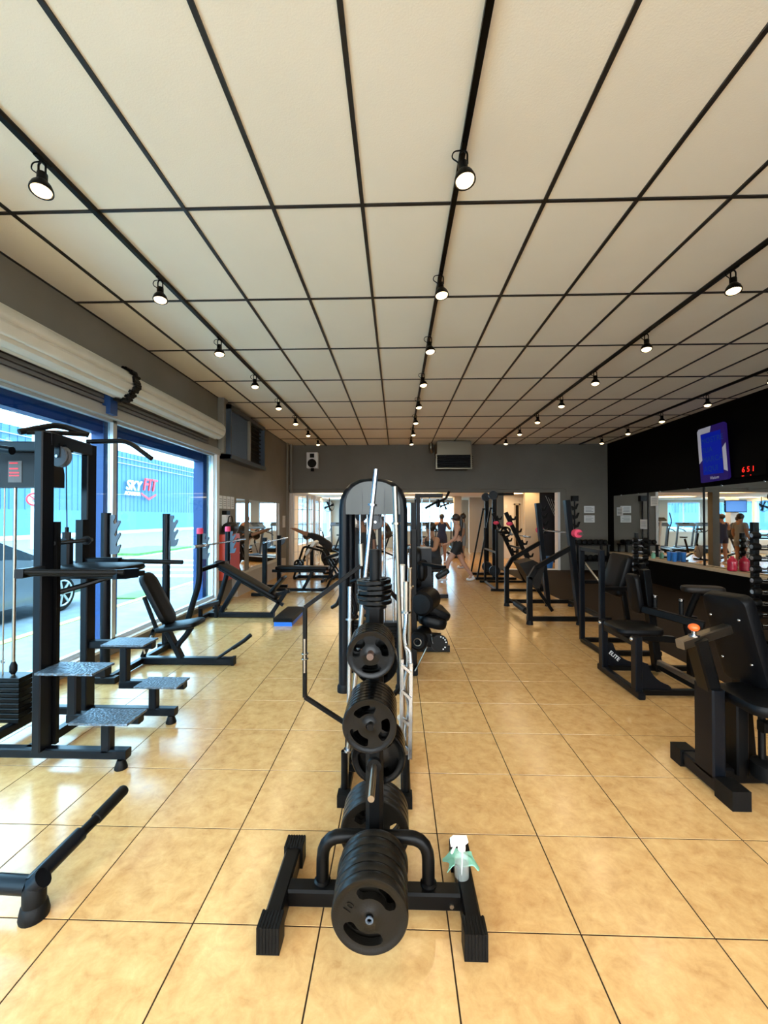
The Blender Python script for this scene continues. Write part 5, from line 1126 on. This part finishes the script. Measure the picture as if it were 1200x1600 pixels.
def wallfan(x, y, z, label):
    f_ = thing('wall_fan', label, 'fan', (x, y, z), 'fans in the second room')
    part('cage', B().ring((x, y-.12, z), (.2,1,.1), .24, .008, 24, 6).ring((x, y-.08, z), (.2,1,.1), .12, .006, 20, 6), 'rubber', f_)
    for k in range(4):
        a = k*math.pi/2+.4; part('blade', B().prism([(0, -.02), (.20, -.07), (.22, .05), (0, .02)], (x, y-.10, z), (math.cos(a), 0, math.sin(a)), (-math.sin(a), .25, math.cos(a)), .004), 'rubber', f_)
    part('motor', B().cyl((x, y-.09, z), (x, y, z), .06, 14), 'rubber', f_)
wallfan(-2.95, 18.4, 2.05, 'dark fan turned toward the grille door'); wallfan(2.05, 18.3, 2.1, 'dark fan near the beige pillar')
part('arm', B().cyl((2.05, 18.3, 2.1), (2.46, 18.2, 2.2), .02, 8), 'rubber', bpy.data.objects['wall_fan.001']); part('arm', B().cyl((-2.95, 18.4, 2.05), (-2.95, 18.4, C2), .02, 8), 'rubber', bpy.data.objects['wall_fan'])

# ================================================================= PEOPLE
def skin_me(vs, es, rs, m, sub=2, root=0):
    me = bpy.data.meshes.new('body'); me.from_pydata([tuple(v) for v in vs], es, [])
    o = bpy.data.objects.new('body', me); COL.objects.link(o)
    o.modifiers.new('skin', 'SKIN').use_smooth_shade = True
    for i, r in enumerate(rs):
        rx, ry = r if isinstance(r, tuple) else (r, r)
        me.skin_vertices[0].data[i].radius = (rx, ry)
    me.skin_vertices[0].data[root].use_root = True
    o.modifiers.new('sub', 'SUBSURF').levels = sub
    out = bpy.data.meshes.new_from_object(o.evaluated_get(bpy.context.evaluated_depsgraph_get()))
    bpy.data.objects.remove(o); out.materials.clear(); out.materials.append(MAT[m])
    out.polygons.foreach_set('use_smooth', [True]*len(out.polygons)); return out
BASE = dict(pelvis=(0,0,.93), waist=(0,0,1.06), chest=(0,0,1.27), neck=(0,0,1.43), hb=(0,.015,1.49), hc=(0,.02,1.575), ht=(0,.005,1.645))
for s_, n_ in ((-1, 'l'), (1, 'r')):
    BASE.update({'hip'+n_: (s_*.09,0,.89), 'knee'+n_: (s_*.10,.02,.50), 'ank'+n_: (s_*.10,-.02,.09), 'toe'+n_: (s_*.11,.13,.035),
                 'sh'+n_: (s_*.165,0,1.38), 'el'+n_: (s_*.22,-.03,1.10), 'wr'+n_: (s_*.22,.08,.87), 'ha'+n_: (s_*.22,.11,.80)})
RAD = dict(pelvis=(.15,.12), waist=(.12,.10), chest=(.145,.115), neck=.048, hb=.062, hc=.088, ht=.062, hip=.108, knee=.064, ank=.042, toe=.034, sh=.064, el=.046, wr=.027, ha=.034)
def person(label, loc, rz, pose, skin='skin', top='black_cloth', bottom='black_cloth', crop=False, tail=False, cap=False, long_legs=False, shoe='shoe_white', sleeves=False, scale=1.0):
    J = {k: V(v) for k, v in BASE.items()}; J.update({k: V(v) for k, v in pose.items()})
    t = thing('person', label, 'person', (0, 0, 0))
    vs, rs, es, ix = [], [], [], {}
    def av(n_, p, r): ix[n_] = len(vs); vs.append(p); rs.append(r)
    order = ['pelvis', 'waist', 'chest', 'neck', 'hb', 'hc', 'ht']
    for n_ in order: av(n_, J[n_], RAD[n_])
    es += [(ix[a], ix[b]) for a, b in zip(order, order[1:])]
    fwd = (J['hc']-J['neck']).normalized().cross(V((1,0,0)))*-1
    face = pose.get('face', None); face = V(face).normalized() if face is not None else V((0,1,0))
    av('nose', J['hc']+face*.088-V((0,0,.012)), .016); es.append((ix['hc'], ix['nose']))
    for s_ in 'lr':
        for n_ in ('hip', 'knee', 'ank', 'toe', 'sh', 'el', 'wr', 'ha'): av(n_+s_, J[n_+s_], RAD[n_])
        for a, b in (('pelvis', 'hip'+s_), ('hip'+s_, 'knee'+s_), ('knee'+s_, 'ank'+s_), ('ank'+s_, 'toe'+s_), ('chest', 'sh'+s_), ('sh'+s_, 'el'+s_), ('el'+s_, 'wr'+s_), ('wr'+s_, 'ha'+s_)): es.append((ix[a], ix[b]))
        d = (J['ha'+s_]-J['wr'+s_]).normalized(); sd_ = d.cross(V((0,0,1)) if abs(d.z) < .9 else V((0,1,0))).normalized(); nn = sd_.cross(d)
        for q in range(4):
            o_ = (q-1.5)*.018; a = J['ha'+s_]+sd_*o_+d*.035; b = a+d*(.045-.006*abs(q-1.2))+nn*-.012
            av('f%d%s' % (q, s_), a, .010); av('g%d%s' % (q, s_), b, .008); es += [(ix['ha'+s_], ix['f%d%s' % (q, s_)]), (ix['f%d%s' % (q, s_)], ix['g%d%s' % (q, s_)])]
        tq = J['ha'+s_]+sd_*.04*(1 if s_ == 'l' else -1)+d*.015; av('th'+s_, tq, .010); es.append((ix['ha'+s_], ix['th'+s_]))
    body_me = skin_me(vs, es, rs, skin, 2); body = link('body', body_me, t)
    SEG = [('pelvis', 'waist'), ('waist', 'chest'), ('chest', 'neck'), ('neck', 'hb'), ('hb', 'hc'), ('hc', 'ht')]
    for s_ in 'lr': SEG += [('pelvis', 'hip'+s_), ('hip'+s_, 'knee'+s_), ('knee'+s_, 'ank'+s_), ('ank'+s_, 'toe'+s_), ('chest', 'sh'+s_), ('sh'+s_, 'el'+s_), ('el'+s_, 'wr'+s_), ('wr'+s_, 'ha'+s_)]
    def bone(p):                                   # nearest bone and the place along it
        best = None
        for a, b in SEG:
            A, D = J[a], J[b]-J[a]; f_ = max(0, min(1, (p-A).dot(D)/D.length_squared)); d = (p-A-D*f_).length/(RAD.get(a, RAD.get(a[:-1])) if not isinstance(RAD.get(a, RAD.get(a[:-1])), tuple) else RAD[a][0])
            if best is None or d < best[0]: best = (d, a, b, f_)
        return best[1:]
    def cloth(name, rule, m, infl):
        keep = []; cache = {}
        for f in body_me.polygons:
            a, b, q = bone(f.center)
            if rule(a, b, q): keep.append(tuple(f.vertices))
        used = sorted({i for f in keep for i in f}); mp = {i: k for k, i in enumerate(used)}
        pts = [body_me.vertices[i].co+body_me.vertices[i].normal*infl for i in used]
        me = bpy.data.meshes.new(name); me.from_pydata([tuple(p) for p in pts], [], [tuple(mp[i] for i in f) for f in keep]); me.materials.append(MAT[m])
        me.polygons.foreach_set('use_smooth', [True]*len(me.polygons)); link(name, me, t)
    def low(a, b, q):
        if (a, b) == ('pelvis', 'waist'): return q < .6
        if a == 'pelvis': return True
        if a[:3] == 'hip': return q < (1.1 if long_legs else .46)
        return long_legs and a[:4] == 'knee' and q < .92
    def high(a, b, q):
        if (a, b) == ('pelvis', 'waist'): return (not crop) and q > .3
        if (a, b) == ('waist', 'chest'): return q > (.45 if crop else -1)
        if (a, b) == ('chest', 'neck'): return q < (.5 if not crop else .15)
        if a == 'chest': return q < (2 if sleeves else .75) and not (crop and q > .55)
        return sleeves and a[:2] == 'sh' and q < .55
    cloth('trousers' if long_legs else 'shorts', low, bottom, .016)
    cloth('top', high, top, .010)
    for s_ in 'lr':
        a, b = J['ank'+s_], J['toe'+s_]; d = (b-a); d.z = 0; d = d.normalized() if d.length > .01 else V((0,1,0))
        heel = V((a.x, a.y, b.z))-d*.05
        link('shoe', skin_me([a+V((0,0,-.01)), heel, b, b+d*.05], [(0, 1), (1, 2), (2, 3)], [.044, .042, .042, .03], shoe, 1), t)
    ax = (J['ht']-J['hb']).normalized()
    hm = B().ball(J['hc']+ax*.028-face*.020, .100, 16, (.93, 1.02, .98)); hr = link('hair' if not cap else 'cap', hm.mesh('hair', 'hair' if not cap else 'black_cloth'), t)
    if cap: part('brim', B().prism([(-.075, .0), (.075, 0), (.06, .09), (0, .11), (-.06, .09)], J['hc']+face*.07+V((0,0,.045)), V((0,0,1)).cross(face)*-1, face, .008), 'black_cloth', hr)
    if tail: link('ponytail', skin_me([J['hc']-face*.09+V((0,0,.05)), J['hc']-face*.15, J['hc']-face*.15-V((0,0,.18)), J['hc']-face*.13-V((0,0,.36)), J['hc']-face*.12-V((0,0,.46))], [(0,1),(1,2),(2,3),(3,4)], [.03, .045, .05, .04, .012], 'hair', 1), t)
    for s_ in (-1, 1): part('eye', B().ball(J['hc']+face*.078+face.cross(V((0,0,1)))*s_*.032+V((0,0,.008)), .012, 8), 'paper_ink', body)
    t.location = loc; t.rotation_euler.z = rz; t.scale = (scale,)*3
    return t
W = dict(pelvis=(0,.02,.90), waist=(0,.03,1.03), chest=(0,.04,1.24), neck=(0,.05,1.40), hb=(0,.075,1.455), hc=(0,.085,1.54), ht=(0,.07,1.61), face=(0,1,.02),
         hipl=(-.09,.02,.86), kneel=(-.09,.27,.50), ankl=(-.09,.34,.105), toel=(-.09,.48,.06), hipr=(.09,.02,.86), kneer=(.09,-.10,.47), ankr=(.09,-.34,.14), toer=(.09,-.24,.04),
         shl=(-.165,.05,1.35), ell=(-.21,.10,1.08), wrl=(-.17,.30,.93), hal=(-.15,.37,.91), shr=(.165,.03,1.35), elr=(.22,-.10,1.10), wrr=(.22,-.02,.87), har=(.22,.02,.80))
person('person walking left in black sports top and shorts with a long dark ponytail', (1.52, 10.45, 0), R(90), W, 'skin', crop=True, tail=True)
SEAT = dict(pelvis=(0,0,.55), waist=(0,.01,.68), chest=(0,.05,.89), neck=(0,.07,1.05), hb=(0,.09,1.11), hc=(0,.10,1.195), ht=(0,.085,1.265), face=(0,1,-.1), hipl=(-.1,.02,.53), kneel=(-.14,.42,.52), ankl=(-.14,.44,.10), toel=(-.14,.58,.04), hipr=(.1,.02,.53), kneer=(.14,.42,.52), ankr=(.14,.44,.10), toer=(.14,.58,.04),
            shl=(-.17,.05,1.0), ell=(-.24,.16,.80), wrl=(-.18,.36,.86), hal=(-.16,.42,.88), shr=(.17,.05,1.0), elr=(.24,.16,.80), wrr=(.18,.36,.86), har=(.16,.42,.88))
person('person in black tank top seated at the multi-station machine', (.80, 9.05, 0), R(120), {k: (v if k == 'face' else (v[0], v[1], v[2]+.0)) for k, v in SEAT.items()}, 'skin_tan', scale=1.12)
person('person in navy tank top standing with back turned before the far window', (1.55, 14.6, 0), R(5), {'ell': (-.30,.10,1.15), 'wrl': (-.2,.26,1.30), 'hal': (-.17,.30,1.36), 'elr': (.30,.10,1.15), 'wrr': (.2,.26,1.30), 'har': (.17,.30,1.36)}, 'skin_tan', 'navy_cloth', 'navy_cloth')
person('person in grey shorts partly hidden behind the walking woman', (2.05, 13.2, 0), R(80), {}, 'skin_tan', 'grey_cloth', 'grey_cloth', sleeves=True)
person('person in black clothes and cap standing behind the arch machine', (-.56, 6.6, 0), R(30), {}, 'skin_dark', 'black_cloth', 'black_cloth', cap=True, long_legs=True, sleeves=True, shoe='rubber')
BEND = dict(pelvis=(0,0,.80), waist=(0,.10,.88), chest=(0,.27,.99), neck=(0,.42,1.04), hb=(0,.49,1.04), hc=(0,.575,1.03), ht=(0,.64,1.02), face=(0,.3,-1), hipl=(-.1,-.02,.77), kneel=(-.13,.10,.44), ankl=(-.13,-.08,.09), toel=(-.13,.07,.035), hipr=(.1,-.02,.77), kneer=(.13,.10,.44), ankr=(.13,-.08,.09), toer=(.13,.07,.035),
            shl=(-.16,.38,1.04), ell=(-.17,.64,1.12), wrl=(-.15,.88,1.22), hal=(-.14,.95,1.25), shr=(.16,.38,1.04), elr=(.17,.64,1.12), wrr=(.15,.88,1.22), har=(.14,.95,1.25))
person('person bending forward with arms stretched out toward the grille door', (-1.95, 11.85, 0), R(90), BEND, 'skin_tan', 'black_cloth', 'black_cloth', sleeves=True, long_legs=True, shoe='rubber')
RIDE = dict(SEAT); RIDE = {k: (v if k == 'face' else (v[0], v[1], v[2]+.36)) for k, v in SEAT.items()}
RIDE.update(ankl=(-.13,.30,.40), toel=(-.13,.44,.36), ankr=(.13,.24,.30), toer=(.13,.38,.26), kneel=(-.12,.38,.80), kneer=(.12,.34,.70), wrl=(-.2,.62,1.08), hal=(-.2,.69,1.08), wrr=(.2,.62,1.08), har=(.2,.69,1.08), chest=(0,.16,1.22), neck=(0,.24,1.36), hb=(0,.28,1.41), hc=(0,.31,1.49), ht=(0,.30,1.56), shl=(-.17,.2,1.32), shr=(.17,.2,1.32), ell=(-.22,.42,1.18), elr=(.22,.42,1.18))
person('person riding an exercise bike in the second room', (-.6+.32*math.cos(R(10)), 16.6+.06, 0), R(100), RIDE, 'skin_tan')
